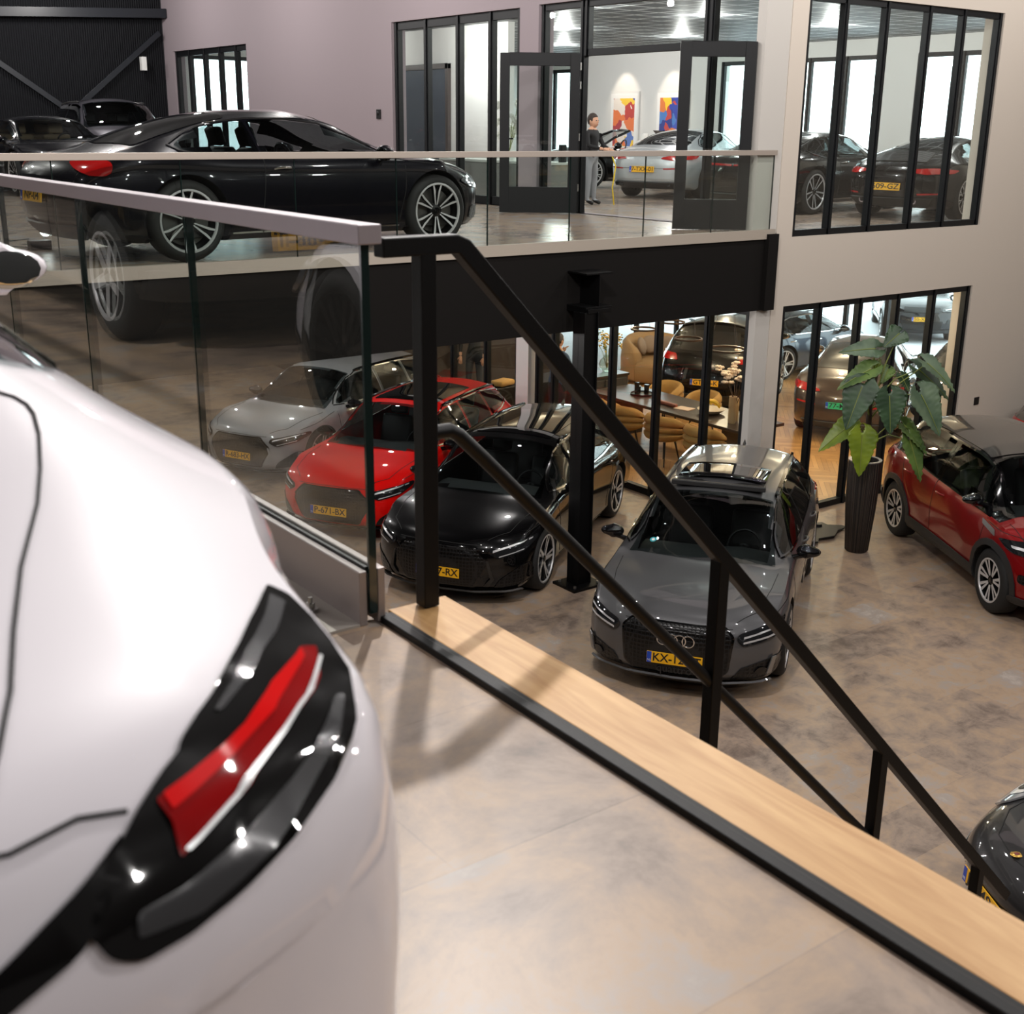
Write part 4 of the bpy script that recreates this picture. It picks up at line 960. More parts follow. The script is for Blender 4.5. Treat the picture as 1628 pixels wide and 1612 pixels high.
# floors
sbox('floor',(-9,-7,-.2),(XB+.1,29.6,0),M_floor)
sbox('floor_hall_right',(XB+.1,-7,-.2),(24.5,YA+.1,0),M_floor)
sbox('floor_lounge',(XB+.1,YA+.1,-.2),(22.6,19.5,0),M_herring)
sbox('floor_upper_far',(-9,10.47,ZM-.25),(XB+.1,29.6,ZM),M_floor2)
sbox('floor_upper_room',(XB+.1,YA+.3,ZM-.28),(22.6,29.6,ZM-.12),M_floor2)
sbox('floor_landing',(-9,-7,ZM-.25),(1.40,10.47,ZM),M_floor)
sbox('floor_landing_stair_side',(1.40,-7,ZM-.25),(1.425,2.5,ZM-.002),M_floor)
# far balcony edge
sbox('trim_1',(1.5,10.40,3.80),(11.75,10.47,3.915),M_edge)
sbox('trim_2',(1.5,10.43,2.92),(11.75,10.55,3.80),M_beam)
sbox('trim_3',(11.60,10.36,2.92),(11.78,10.44,3.86),M_beam)
sbox('ceiling_under_balcony',(1.5,10.55,3.55),(XB+.3,29.5,3.64),M_ceil)
# wall A (faces the hall), openings upper and lower
def wall_y(name,y0,y1,x0,x1,z0,z1,holes,m):
    mb=MB(); cx=sorted({x0,x1}|{h[0] for h in holes}|{h[1] for h in holes}); cz=sorted({z0,z1}|{h[2] for h in holes}|{h[3] for h in holes})
    for a,b in zip(cx,cx[1:]):
        run=None
        for c,d in zip(cz,cz[1:]):
            if any(h[0]<=a and b<=h[1] and h[2]<=c and d<=h[3] for h in holes): continue
            mb.box((a,y0,c),(b,y1,d))
    return struct(mb.obj(name,m))
def wall_x(name,x0,x1,y0,y1,z0,z1,holes,m):
    mb=MB(); cx=sorted({y0,y1}|{h[0] for h in holes}|{h[1] for h in holes}); cz=sorted({z0,z1}|{h[2] for h in holes}|{h[3] for h in holes})
    for a,b in zip(cx,cx[1:]):
        for c,d in zip(cz,cz[1:]):
            if any(h[0]<=a and b<=h[1] and h[2]<=c and d<=h[3] for h in holes): continue
            mb.box((x0,a,c),(x1,b,d))
    return struct(mb.obj(name,m))
wall_y('wall_right',YA,YA+.30,11.83,24.5,0,9.0,[(12.12,16.17,3.80,6.66),(12.06,16.19,-.01,2.93)],M_wallA)
sbox('wall_corner_pillar',(11.40,YA+.01,3.62),(11.83,YA+.15,9.0),M_pillar)
sbox('wall_corner_pillar_lower',(11.57,YA+.01,0),(11.83,YA+.12,3.62),M_pillar)
wall_x('wall_left',XB,XB+.28,YA+.15,29.5,3.65,9.0,[(10.62,14.96,3.9,6.78),(15.42,19.10,3.9,6.77),(24.95,28.95,3.95,6.68)],M_wallB)
# steel frames with glass
def frame_y(name,y,x0,x1,z0,z1,mull,w=.07,d=.09,glass=True,bottom=True):
    f=MB(); f.box((x0,y-d/2,z1-w),(x1,y+d/2,z1)); 
    if bottom: f.box((x0,y-d/2,z0),(x1,y+d/2,z0+w))
    for x in [x0+w/2]+mull+[x1-w/2]: f.box((x-w/2,y-d/2,z0),(x+w/2,y+d/2,z1)); f.box((x-w/4,y-d/2-.02,z0),(x+w/4,y-d/2,z1))
    o=f.obj(name,M_frame,bevel=.004); struct(o)
    if glass:
        g=MB(); g.box((x0,y-.006,z0),(x1,y+.006,z1)); struct(g.obj('glass_pane',M_glass_pane,o))
    return o
def frame_x(name,x,y0,y1,z0,z1,mull,w=.07,d=.09,glass=True):
    f=MB(); f.box((x-d/2,y0,z1-w),(x+d/2,y1,z1)); f.box((x-d/2,y0,z0),(x+d/2,y1,z0+w))
    for y in [y0+w/2]+mull+[y1-w/2]: f.box((x-d/2,y-w/2,z0),(x+d/2,y+w/2,z1)); f.box((x-d/2-.02,y-w/4,z0),(x-d/2,y+w/4,z1))
    o=f.obj(name,M_frame,bevel=.004); struct(o)
    if glass:
        g=MB(); g.box((x-.006,y0,z0),(x+.006,y1,z1)); struct(g.obj('glass_pane',M_glass_pane,o))
    return o
frame_y('window_1',YA+.08,12.12,16.17,3.80,6.66,[12.86,13.66,14.54,15.30],w=.08)
frame_y('window_2',YA+.08,12.06,16.19,0,2.93,[12.84,13.68,14.50,15.33],w=.085)
frame_x('window_3',XB+.10,15.42,19.10,3.9,6.77,[16.25,17.15,18.10],w=.13)
frame_x('window_4',XB+.10,24.95,28.95,3.95,6.68,[25.6,26.45,27.3,28.15],w=.12)
# entrance: side lights, transom and two open leaves
frame_x('window_5',XB+.10,13.98,14.96,3.9,6.78,[],w=.09)
frame_x('window_6',XB+.10,10.62,11.55,3.9,6.78,[],w=.09)
frame_x('window_7',XB+.10,11.55,13.98,6.05,6.78,[],w=.09)
def leaf(name,hinge,ang,width,sgn):
    """door leaf swung out; local x along the leaf"""
    r=MB(); w=width; h=2.17; st=.135
    r.box((0,-.03,0),(st,.03,h)); r.box((w-st,-.03,0),(w,.03,h)); r.box((st,-.03,h-.17),(w-st,.03,h)); r.box((st,-.03,0),(w-st,.03,.36))
    o=r.obj(name,M_frame,bevel=.004,loc=hinge,rot=(0,0,ang)); struct(o)
    g=MB(); g.box((st,-.006,.36),(w-st,.006,h-.17)); struct(g.obj('glass_pane',M_glass_pane,o))
    hd=MB(); hd.cyl((w-.06,-.03,1.02),(w-.06,-.085,1.02),.011); hd.cyl((w-.06,-.085,1.02),(w-.19,-.085,1.02),.011); hd.obj('door_handle',M_steel_black,o,smooth=40)
    for z in (.35,1.05,1.75,2.0): 
        q=MB(); q.cyl((-.012,-.035,z-.05),(-.012,-.035,z+.05),.012); q.obj('hinge',M_bolt,o,smooth=40)
    return o
leaf('door_1',(11.45,13.93,ZM+.01),R(142),1.12,1)
leaf('door_2',(11.38,10.56,ZM+.01),R(140),.90,-1)
# lower glass wall under the balcony
frame_x('window_8',11.65,10.56,15.05,0,2.93,[11.34,12.29,13.24,13.98,14.6],w=.10)
sbox('wall_white_pier',(11.5,15.1,0),(11.7,15.42,3.55),M_white)
frame_x('window_9',11.60,15.42,19.3,0,2.93,[16.35,17.36,18.3],w=.10)
sbox('wall_lower_far_left',(11.5,19.3,0),(11.7,29.5,3.55),M_ceil)
# outer walls of the hall
sbox('wall_back',(-9.2,29.5,0),(XB+.2,29.7,9.0),M_corr)
sbox('wall_rear',(-9.2,-7.2,0),(24.7,-7,9.0),mat('grey_rear_wall',rgb(30,29,29),.85))
sbox('wall_west',(-9.4,-7.2,0),(-9.2,29.7,9.0),mat('grey_west_wall',rgb(28,27,27),.85))
sbox('wall_east',(24.5,-7.2,0),(24.7,YA+.3,9.0),M_wallA)
sbox('ceiling',(-9.4,-7.2,9.0),(24.7,29.7,9.2),M_ceil)
sbox('ceiling_lounge',(11.79,YA+.3,2.95),(22.4,19.4,3.6),M_white)
# ceiling of the upper room: dark panels on a bright metal grid
def grid_ceiling():
    m=mat('ceiling_panels',rgb(92,94,96),.5); nt,N,L,b=nodes_of(m)
    tc=N.new('ShaderNodeTexCoord'); br=N.new('ShaderNodeTexBrick'); br.offset=0; br.inputs['Scale'].default_value=1; br.inputs['Brick Width'].default_value=.6; br.inputs['Row Height'].default_value=.6
    br.inputs['Mortar Size'].default_value=.028; br.inputs['Color1'].default_value=rgb(60,63,66); br.inputs['Color2'].default_value=rgb(70,72,74); br.inputs['Mortar'].default_value=rgb(210,212,212)
    L.new(tc.outputs['Object'],br.inputs['Vector']); L.new(br.outputs['Color'],b.inputs['Base Color']); return m
sbox('ceiling_upper_room',(11.78,YA+.3,6.95),(22.6,29.5,7.15),grid_ceiling())
# far window wall, both floors
wins=[(14.2,16.35),(17.15,20.2),(20.55,21.9),(27.6,29.2)]
wall_x('wall_far',22.4,22.7,YA-.2,29.5,-.2,9.0,[(a,b,4.35,6.62) for a,b in wins]+[(12.4,19.3,.0,2.6),(19.6,29.5,-.2,3.5)],M_white)
k=10
for a,b in wins:
    n=max(1,round((b-a)/.95)); frame_x('window_%d'%k,22.45,a,b,4.35,6.62,[a+(b-a)*i/n for i in range(1,n)],w=.09); k+=1
frame_x('window_%d'%k,22.45,12.4,19.3,.0,2.6,[13.4,14.4,15.4,16.5,17.6,18.4],w=.10); k+=1
wall_y('wall_lounge_end',19.4,19.6,11.7,22.5,0,3.6,[(15.5,22.2,.0,2.75)],M_white)
frame_y('window_%d'%k,19.5,15.5,22.2,0,2.75,[16.6,17.8,19.0,20.2,21.3],w=.08); k+=1
wall_y('wall_room_end',29.3,29.5,11.7,22.5,3.6,7.1,[(12.0,18.5,4.1,6.65)],M_white)
frame_y('window_%d'%k,29.4,12.0,18.5,4.1,6.65,[12.9,13.8,14.9,15.9,17.2],w=.09); k+=1
# the room behind the left window of the balcony: an inner white wall with a dark door
sbox('wall_inner_room',(14.2,19.4,ZM),(14.35,24.6,6.95),M_white)
sbox('wall_inner_room_side',(11.78,24.0,ZM),(14.35,24.15,6.95),M_white)
# steel frame on the black back wall
def bar(name,p0,p1,w,d,m,label,cat,group=None):
    p0=Vector(p0); p1=Vector(p1); dv=(p1-p0); L=dv.length; z=dv.normalized(); y=Vector((0,1,0)); x=y.cross(z).normalized()
    T=Matrix((x,y,z)).transposed().to_4x4(); T.translation=p0
    o=MB().box((-w/2,-d/2,0),(w/2,d/2,L),T).obj(name,m,bevel=.004); tag(o,label,cat,group); return o
M_brace=mat('blue_black_steel',rgb(24,29,36),.4)
bar('steel_beam',(5.5,29.25,7.25),(XB-.02,29.25,7.52),.20,.22,M_brace,'long horizontal dark steel beam high on the black corrugated wall','beam')
bar('wall_brace',(5.4,29.42,7.9),(10.75,29.42,4.2),.12,.06,M_brace,'dark diagonal steel brace falling to the right on the black wall','brace')
bar('wall_brace',(7.8,29.34,4.2),(11.35,29.34,7.1),.12,.06,M_brace,'dark diagonal steel brace rising to the right on the black wall','brace')
bar('wall_lamp',(10.86,29.2,6.25),(10.86,29.2,6.55),.12,.14,M_white,'small white lamp box on the black wall beside the bright window','lamp')
# column with a base plate, and the beam stub above it
c=MB(); CX,CY=8.51,10.14; HW=.10
c.box((CX-HW,CY-HW,.03),(CX+HW,CY-HW+.015,3.18)); c.box((CX-HW,CY+HW-.015,.03),(CX+HW,CY+HW,3.18)); c.box((CX-.006,CY-HW+.015,.03),(CX+.006,CY+HW-.015,3.18))
root=empty('steel_column',(0,0,0),0,'black steel column bolted to the lower floor beside the black car','column')
c=MB(); c.box((CX-HW,CY-HW,.03),(CX-HW+.014,CY+HW,3.18)); c.box((CX+HW-.014,CY-HW,.03),(CX+HW,CY+HW,3.18)); c.box((CX-HW,CY-.005,.03),(CX+HW,CY+.005,3.18)); c.box((CX-HW+.014,CY-HW+.03,.03),(CX+HW-.014,CY-HW+.04,3.18))
c.obj('shaft',M_steel_black,root,bevel=.003)
pl=MB().box((CX-.23,CY-.2,0),(CX+.23,CY+.2,.03)).obj('base_plate',M_steel_black,root,bevel=.003)
for dx in (-.17,.17):
    for dy in (-.14,.14): MB().cyl((CX+dx,CY+dy,.03),(CX+dx,CY+dy,.055),.018,n=6).obj('bolt',M_bolt,pl)
s=MB(); SX=8.66
s.box((SX-.19,10.10,3.575),(SX+.19,10.43,3.595)); s.box((SX-.19,10.10,3.21),(SX+.19,10.43,3.23)); s.box((SX-.006,10.10,3.23),(SX+.006,10.43,3.575)); s.box((SX-.19,10.06,3.165),(SX+.14,10.43,3.21))
tag(s.obj('beam_end',M_steel_black,None,bevel=.003),'short black I-shaped beam end sticking out of the black fascia','beam')
# rail on the far balcony
def glass_rail_far():
    root=empty('glass_balustrade',(0,0,0),0,'long glass balustrade with a pale handrail along the far balcony','balustrade')
    xs=[1.42,2.0,3.05]+[4.14+1.085*i for i in range(0,7)]+[11.67]
    for a,b in zip(xs,xs[1:]):
        MB().box((a+.006,10.424,3.86),(b-.006,10.436,4.80)).obj('glass_panel',M_glass_rail,root)
        e=MB(); e.box((b-.010,10.422,3.90),(b-.003,10.438,4.80)); e.obj('glass_edge',M_glass_edge,root)
    MB().box((1.42,10.40,4.795),(11.69,10.46,4.855)).obj('handrail',M_cap,root,bevel=.004)
    MB().box((11.66,10.46,4.795),(11.72,10.60,4.855)).obj('handrail',M_cap,root,bevel=.004)
    MB().box((11.68,10.46,3.86),(11.69,10.60,4.80)).obj('glass_panel',M_glass_rail,root)
M_glass_rail=glass_mat('rail_glass',(.93,.955,.94,1),1.55)
M_glass_edge=mat('dark_green_glass_edge',rgb(20,34,32),.15,coat=.6)
glass_rail_far()
# rail along the landing
def glass_rail_near():
    root=empty('glass_balustrade',(0,0,0),0,'near glass balustrade with a grey metal handrail beside the white car','balustrade')
    ys=[2.47+1.03*i for i in range(0,9)]; ys[-1]=10.38
    for a,b in zip(ys,ys[1:]):
        MB().box((1.395,a+.005,3.93),(1.412,b-.005,4.84)).obj('glass_panel',M_glass_rail,root)
        MB().box((1.393,a-.004,3.93),(1.414,a+.005,4.84)).obj('glass_edge',M_glass_edge,root)
    MB().box((1.372,2.44,4.84),(1.434,10.40,4.885)).obj('handrail',M_cap2,root,bevel=.003)
    MB().box((1.365,2.47,3.90),(1.388,10.38,4.045)).obj('base_profile',M_alu,root,bevel=.003)
    MB().box((1.418,2.47,3.90),(1.44,10.38,4.045)).obj('base_profile',M_alu,root,bevel=.003)
    MB().box((1.388,2.48,4.035),(1.396,10.38,4.052)).obj('rubber_gasket',M_black,root)
    fl=MB().box((1.245,2.47,3.90),(1.365,10.38,3.907)).obj('floor_flange',M_edge2,root)
    for y in (2.62,3.1,3.6,4.1,4.6,5.1): 
        b=MB(); b.cyl((1.305,y,3.907),(1.305,y,3.915),.02,n=20); b.cyl((1.305,y,3.915),(1.305,y,3.93),.012,n=6); b.cyl((1.305,y,3.93),(1.305,y,3.945),.006,n=8); b.obj('bolt',M_bolt,fl)
M_cap2=mat('mauve_grey_cap',rgb(150,142,146),.5,.3); M_edge2=mat('pale_flange',rgb(170,164,156),.5,.2)
glass_rail_near()
# the stair side: oak board, black nosing, black handrail
def oak():
    m=mat('oak_board',rgb(205,165,112),.42); nt,N,L,b=nodes_of(m)
    tc=N.new('ShaderNodeTexCoord'); mp=N.new('ShaderNodeMapping'); mp.inputs['Scale'].default_value=(9,.9,9)
    n=N.new('ShaderNodeTexNoise'); n.inputs['Scale'].default_value=3; n.inputs['Detail'].default_value=8; n.inputs['Distortion'].default_value=.8
    r=N.new('ShaderNodeValToRGB'); r.color_ramp.elements[0].position=.3; r.color_ramp.elements[0].color=rgb(176,132,80); r.color_ramp.elements[1].position=.75; r.color_ramp.elements[1].color=rgb(208,168,116)
    L.new(tc.outputs['Object'],mp.inputs[0]); L.new(mp.outputs[0],n.inputs['Vector']); L.new(n.outputs['Fac'],r.inputs['Fac']); L.new(r.outputs['Color'],b.inputs['Base Color']); return m
M_oak=oak()
tag(MB().box((1.475,-3.0,3.865),(1.650,2.52,3.905)).obj('oak_board',M_oak,None,bevel=.003,rot=(0,0,-.010),loc=(-.025,.015,0)),'light oak board capping the edge of the stair opening','board')
n=MB(); n.box((1.425,-3.0,3.86),(1.452,2.5,3.915)); n.box((1.452,-3.0,3.86),(1.475,2.5,3.906)); 
tag(n.obj('floor_edge_strip',M_steel_black,None,bevel=.003,rot=(0,0,-.010),loc=(-.025,.015,0)),'black ribbed edge strip between landing floor and oak board','strip')
sbox('trim_4',(1.475,-3.0,3.45),(1.645,2.5,3.865),M_beam)

# ------------------------------------------------------------------ the cars
P_nardo=paint('grey_paint',rgb(150,150,152),0.,.4); P_red=mat('red_paint',rgb(222,8,4),.55,0.,1.,spec=.05); P_black=paint('black_paint',rgb(6,6,7),0.,.25)
P_dgrey=paint('daytona_grey_paint',rgb(84,84,86),.35,.35); P_evq=paint('dark_red_paint',rgb(128,3,8),.25,.35)
P_navy=paint('blue_black_paint',rgb(9,9,16),.2,.3); P_silver=paint('silver_paint',rgb(190,196,200),.4,.35); P_brown=paint('brown_paint',rgb(62,48,40),.4,.35)
P_slate=paint('slate_blue_paint',rgb(52,60,72),.6,.35); P_suvgrey=paint('violet_grey_paint',rgb(90,88,96),.5,.35); P_dark911=paint('agate_grey_paint',rgb(44,43,44),.4,.35); P_taupe=paint('taupe_paint',rgb(104,98,90),.4,.4)
P_white=paint('white_paint',rgb(226,221,227),0.,.4)
R=math.radians
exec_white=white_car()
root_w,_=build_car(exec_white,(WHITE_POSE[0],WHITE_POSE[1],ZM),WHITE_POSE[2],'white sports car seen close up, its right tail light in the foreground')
def sticker(B,root,sp):
    l,n=B.hit('top',.98,-.52); o=MB().cyl(l+n*.008,l+n*.010,.035,n=24).obj('round_sticker',mat('turquoise_sticker',rgb(30,150,160),.5),root); MB().cyl(l+n*.010,l+n*.0105,.018,n=16).obj('sticker_mark',M_white,o)
def quattro(B,root,sp):
    l,_=B.hit('front',0,.31); me=text_mesh('grille_lettering','quattro',.11,M_plastic,.004); link_mesh('grille_lettering',me,root,(l.x+.015,0,.305),rot_from((0,1,0),(0,0,1)))
build_car(audi(P_dgrey,old=True,plate_txt='KX-124-T',extra=[rings_extra(.60),sunroof_open,sticker,quattro],roofglass=False,chrome=M_gloss_black,wheel='split7'),(9.29,8.73,0),R(-144.4),'dark grey wagon with open sunroof and four-ring badge')
build_car(audi(P_black,plate_txt='L-217-RX',details=mat('satin_dark_trim',rgb(52,50,48),.35,.4)),(8.84,11.85,0),R(-147.2),'glossy black wagon parked beside the steel column')
build_car(audi(P_red,(.955,.965,.97),plate_txt='P-671-BX',wheel='plain5',face=M_rim_dark),(8.83,14.41,0),R(-148),'bright red wagon with dark sunroof, between the grey and black wagons')
build_car(audi(P_nardo,(.955,.965,.97),plate_txt='R-683-HX',roofglass=False),(9.15,17.37,0),R(-155),'flat light grey wagon, farthest in the row of wagons')
build_car(suv(P_evq,roof=paint('roof_grey_paint',rgb(58,55,52),.2,.3)),(13.2,7.57,0),R(-121),'dark red compact SUV with black roof and alloy wheels')
def crest(B,root,sp):
    l,n=B.hit('top',2.03,0); o=MB().ell(l+n*.006,(.045,.035,.006),16,8).obj('crest_badge',mat('gold_badge',rgb(200,160,80),.25,.9),root,smooth=50); MB().ell(l+n*.011,(.02,.016,.004),10,6).obj('crest_shield',mat('dark_red_enamel',rgb(110,20,20),.3),o,smooth=50)
build_car(p911(P_dark911,plates=[('front','JD-48-P',.36)],extra=[crest],tail=False),(8.42,2.44,0),R(149),'dark grey sports car with round headlights and gold crest, lower right')
build_car(gt(P_taupe,(.95,.97,1.05),doors=4,tail='bar'),(19.25,9.22,0),R(-4),'taupe hatchback cut by the right edge, beyond the red SUV')
# upper far balcony
def bent():
    s=gt(P_navy,plates=[('rear','NP-04',.60)],tail='none',logo='B')
    s['top']=[(-2.41,.88),(-2.34,.945),(-2.2,.985)]+s['top'][3:]; s['belt']=[(-2.41,.83)]+s['belt'][1:]; s['plan']=[(-2.41,.86)]+s['plan'][1:]; s['under']=[(-2.41,.32)]+s['under'][1:]
    s['ends']=(-2.41,2.25); s['sweep']=(.36,.22)
    s['feat']=[f for f in s['feat'] if f[0]!='tail_light']+[('tail_light','side',[(-2.0,.90),(-2.02,.82),(-2.08,.785),(-2.20,.79),(-2.255,.84),(-2.245,.90),(-2.18,.925),(-2.06,.925)],M_tail,dict(off=.008,thick=.012,rnd=.04,cell=.04))]
    return scaled(s,(1,1,.955))
build_car(bent(),(5.58,11.62,ZM),R(3.2),'dark blue-black two-door coupe along the far balcony balustrade')
build_car(gt(P_navy,(1,1,.93),doors=4,tail='bar',wheel='y10',seat=M_seat_beige,plates=[('front','',.40)]),(6.62,22.9,ZM),R(-91),'dark four-door car with beige seats behind the coupe')
build_car(suv(P_suvgrey,(1.08,1.03,1.02),clad=False,rails=True),(9.0,26.4,ZM),R(-97),'violet-grey SUV with silver roof rails by the black wall')
build_car(suv(P_black,(1.08,1.03,1.0),clad=False),(4.1,27.0,ZM),R(-91),'black SUV at the far left edge by the black wall')
# upper room
def roundel(x,z,which='rear',r=.04):
    def f(B,root,sp):
        l,n=B.hit(which,0,z); o=MB().cyl(l,l+n*.008,r,n=24).obj('round_badge',M_black,root); MB().cyl(l+n*.008,l+n*.010,r*.62,n=20).obj('badge_centre',M_white,o)
    return f
def quad_pipes(B,root,sp):
    for y in (.50,.62,-.50,-.62):
        l,_=B.hit('rear',y,.30); t=MB(); t.lathe([(.035,.0),(.045,.0),(.047,.12),(.035,.12),(.033,.02),(.001,.02)],18,M=Matrix.Translation((l.x-.05,y,.29))@Matrix.Rotation(PI/2,4,'Y')); t.obj('exhaust_pipe',M_plastic,root,smooth=40)
ZR=ZM-.12
build_car(gt(P_silver,(.94,.94,.94),tail='lshape',plates=[('rear','7-TXX-01',.60)],wheel='split7',extra=[roundel(0,.86),quad_pipes],chrome=M_gloss_black,rim_mat=M_rim_dark,face=M_rim_dark),(18.45,18.65,ZR),R(21),'silver two-door coupe with yellow rear plate in the upper room')
build_car(gt(P_black,(.93,.93,.93),doors=4,tail='lshape',plates=[('rear','H-515-K',.62)],wheel='twin5',extra=[roundel(0,.78)]),(19.4,16.55,ZR),R(8),'black car with yellow rear plate behind the right glass door leaf')
build_car(gt(P_black,(.93,.95,.93),tail='bar',wheel='twin5'),(17.05,14.35,ZR),R(8),'black coupe with bright multi-spoke wheel, left in the upper window')
build_car(p911(P_black,(.96,.96,.97),plates=[('rear','609-GZ',.52)],wheel='y10'),(18.05,12.35,ZR),R(10),'black rear-engined sports car with slatted engine lid in the upper window')
def convertible():
    s=gt(P_black,(.92,.92,.95),doors=2,tail='bar',wheel='y10',chrome=M_gloss_black,seat=mat('white_leather',rgb(225,222,215),.5))
    s=dict(s); s['top']=[(-2.35,.84),(-2.2,.90),(-1.8,.93),(-1.2,.93),(-.9,.90),(-.3,.88),(.4,.88),(1.05,.93),(1.4,.91),(1.85,.82),(2.0,.76),(2.07,.68)]
    s['feat']=[f for f in s['feat'] if 'window' not in f[0] and f[0] not in('windscreen',)]; s['open']=[]; s['chrome']=[]; s['cabin']=False
    def ex(B,root,sp):
        q=MB(); pts=[(.98,.62,.88),(.60,.57,1.10),(.22,.50,1.24),(.18,0,1.26),(.22,-.50,1.24),(.60,-.57,1.10),(.98,-.62,.88)]; q.tube(pts,.028,8); q.obj('windscreen_frame',M_gloss_black,root,smooth=50)
        g=MB(); g.add([(.98,.60,.89),(.98,-.60,.89),(.23,-.49,1.235),(.23,.49,1.235)],[(0,1,2,3)]); g.obj('windscreen',M_glass_car,root)
        for y in (.33,-.33):
            a=MB(); T=Matrix.Translation((-.35,y,.62))@Matrix.Rotation(-.3,4,'Y'); a.box((-.08,-.23,0),(.06,.23,.42),T); a.box((-.07,-.12,.42),(.03,.12,.60),T); a.obj('front_seat',sp['seat_mat'],root,bevel=.04,smooth=50)
        sw=MB(); sw.tube([(.30+.05*-math.sin(a),.33+.17*math.cos(a),.90+.15*math.sin(a)) for a in [2*PI*i/24 for i in range(24)]],.015,8,closed=True); sw.obj('steering_wheel',M_black,root,smooth=50)
        r=MB(); r.add([(-1.45,.55,.93),(-1.0,.55,1.20),(-.80,.52,1.26),(-.80,-.52,1.26),(-1.0,-.55,1.20),(-1.45,-.55,.93),(-1.3,.5,.90),(-.95,.5,1.10),(-.95,-.5,1.10),(-1.3,-.5,.90)],[(0,1,4,5),(1,2,3,4),(0,6,7,1),(5,4,8,9),(2,7,8,3),(1,7,2),(4,3,8)]); r.obj('folding_roof_cover',M_gloss_black,root)
    s['extra']=[ex]
    return s
build_car(convertible(),(19.4,21.75,ZR),R(161),'black open-top car with pale seats below the framed prints')
# lounge
build_car(suv(P_black,(.84,.98,1.08),clad=False,plates=[('rear','GT-21-K',.66)],extra=[roundel(0,.95,'rear',.03)]),(17.15,16.2,0),R(32),'black SUV with yellow plate behind the dining table')
build_car(gt(P_slate,(.84,.93,1.0),doors=4,tail='bar',wheel='blade5',rim_mat=M_rim_dark),(20.9,17.75,0),R(-2),'slate-blue car with dark wheel, right of the white pillar in the lounge')

build_car(gt(P_brown,(.98,.98,1.1),doors=4,tail='lshape',plates=[('rear','77-MB-4',.62)],extra=[quad_pipes],plate_mat=M_plate_g),(18.4,13.9,0),R(30),'brown car with a green plate behind the big plant')

build_car(suv(P_black,(1,1,1.05),clad=False),(20.05,11.72,0),R(-1),'black SUV behind the plant and tall glass wall')
build_car(suv(P_navy,clad=False,plates=[('front','50-XR-9',.62)],extra=[roundel(0,.84,'front',.06)]),(28.6,20.2,-.15),R(-138),'dark parked car with yellow plate outside the far window')
# landing, out of the frame but mirrored in the near glass
build_car(suv(P_black,(1,.97,1),clad=False,wheel='plain5',plates=[('rear','BZ-88-T',.60)]),(-.40,8.25,ZM),R(91),'black car on the landing, seen as a reflection in the near glass')

# ------------------------------------------------------------------ stair handrail (black square tube), mid rail and posts
def stair_rail():
    root=empty('stair_railing',(0,0,0),0,'black square-tube handrail with posts running down the open stair','railing')
    sq=[(-.5,-.5),(.5,-.5),(.5,.5),(-.5,.5)]; Y=2.485; sl=1.02; X0=1.672
    h=MB(); h.tube([(1.45,Y,4.828),(X0-.012,Y,4.828),(X0+.008,Y,4.82),(4.70,Y,4.828-sl*(4.70-X0))],.046,prof=sq); h.obj('handrail',M_steel_black,root,bevel=.004)
    for x in (1.575,2.665,3.625,4.44):
        zt=4.828-sl*max(0,x-X0)-.008; zb=3.907 if x<1.7 else zt-.93; w=.0225
        MB().box((x-w,Y-w,zb),(x+w,Y+w,zt)).obj('post',M_steel_black,root,bevel=.003)
    m=MB(); m.tube([(1.585,Y+.0,4.365),(1.645,Y,4.365),(1.672,Y,4.350)]+[(x,Y,4.345-.985*(x-1.68)) for x in (1.75,2.5,3.5,4.70)],.019,14); m.obj('mid_rail',M_steel_black,root,smooth=50)
stair_rail()
def staircase():
    root=empty('staircase',(1.66,1.2,0),0,'open staircase with oak treads below the landing board','stairs'); n=17; run=3.90/1.02/n; rise=3.9/n
    for i in range(1,n):
        x=run*(i-1.05); z=3.9-rise*i; MB().box((x,-.95,z-.04),(x+run,1.20,z)).obj('tread',M_oak,root,bevel=.003)
    for y in (1.21,-1.0):
        q=MB(); v=[(0,y,3.82),(0,y,3.50),(3.50,y,.0),(3.85,y,0),(3.85,y,.05)]; v2=[(a_,y+.04,c_) for a_,_,c_ in v]; q.add(v+v2,[(0,1,2,3,4),(9,8,7,6,5)]+[(k,(k+1)%5,5+(k+1)%5,5+k) for k in range(5)]); q.obj('stringer',M_steel_black,root)
staircase()
# ------------------------------------------------------------------ tall ribbed planter with a big-leaved plant
def ribbed():
    m=mat('black_ribbed_planter',rgb(34,29,26),.6); nt,N,L,b=nodes_of(m)
    tc=N.new('ShaderNodeTexCoord'); g=N.new('ShaderNodeTexGradient'); g.gradient_type='RADIAL'; L.new(tc.outputs['Object'],g.inputs[0])
    mu=N.new('ShaderNodeMath'); mu.operation='MULTIPLY'; mu.inputs[1].default_value=60; L.new(g.outputs['Fac'],mu.inputs[0])
    n=N.new('ShaderNodeTexNoise'); n.noise_dimensions='1D'; n.inputs['Scale'].default_value=1.; L.new(mu.outputs[0],n.inputs['W'])
    r=N.new('ShaderNodeValToRGB'); r.color_ramp.elements[0].color=rgb(14,12,11); r.color_ramp.elements[0].position=.4; r.color_ramp.elements[1].color=rgb(70,60,52); r.color_ramp.elements[1].position=.7
    L.new(n.outputs['Fac'],r.inputs[0]); L.new(r.outputs[0],b.inputs['Base Color'])
    bp=N.new('ShaderNodeBump'); bp.inputs['Distance'].default_value=.02; L.new(n.outputs['Fac'],bp.inputs['Height']); L.new(bp.outputs['Normal'],b.inputs['Normal']); return m
PX,PY=12.18,9.05
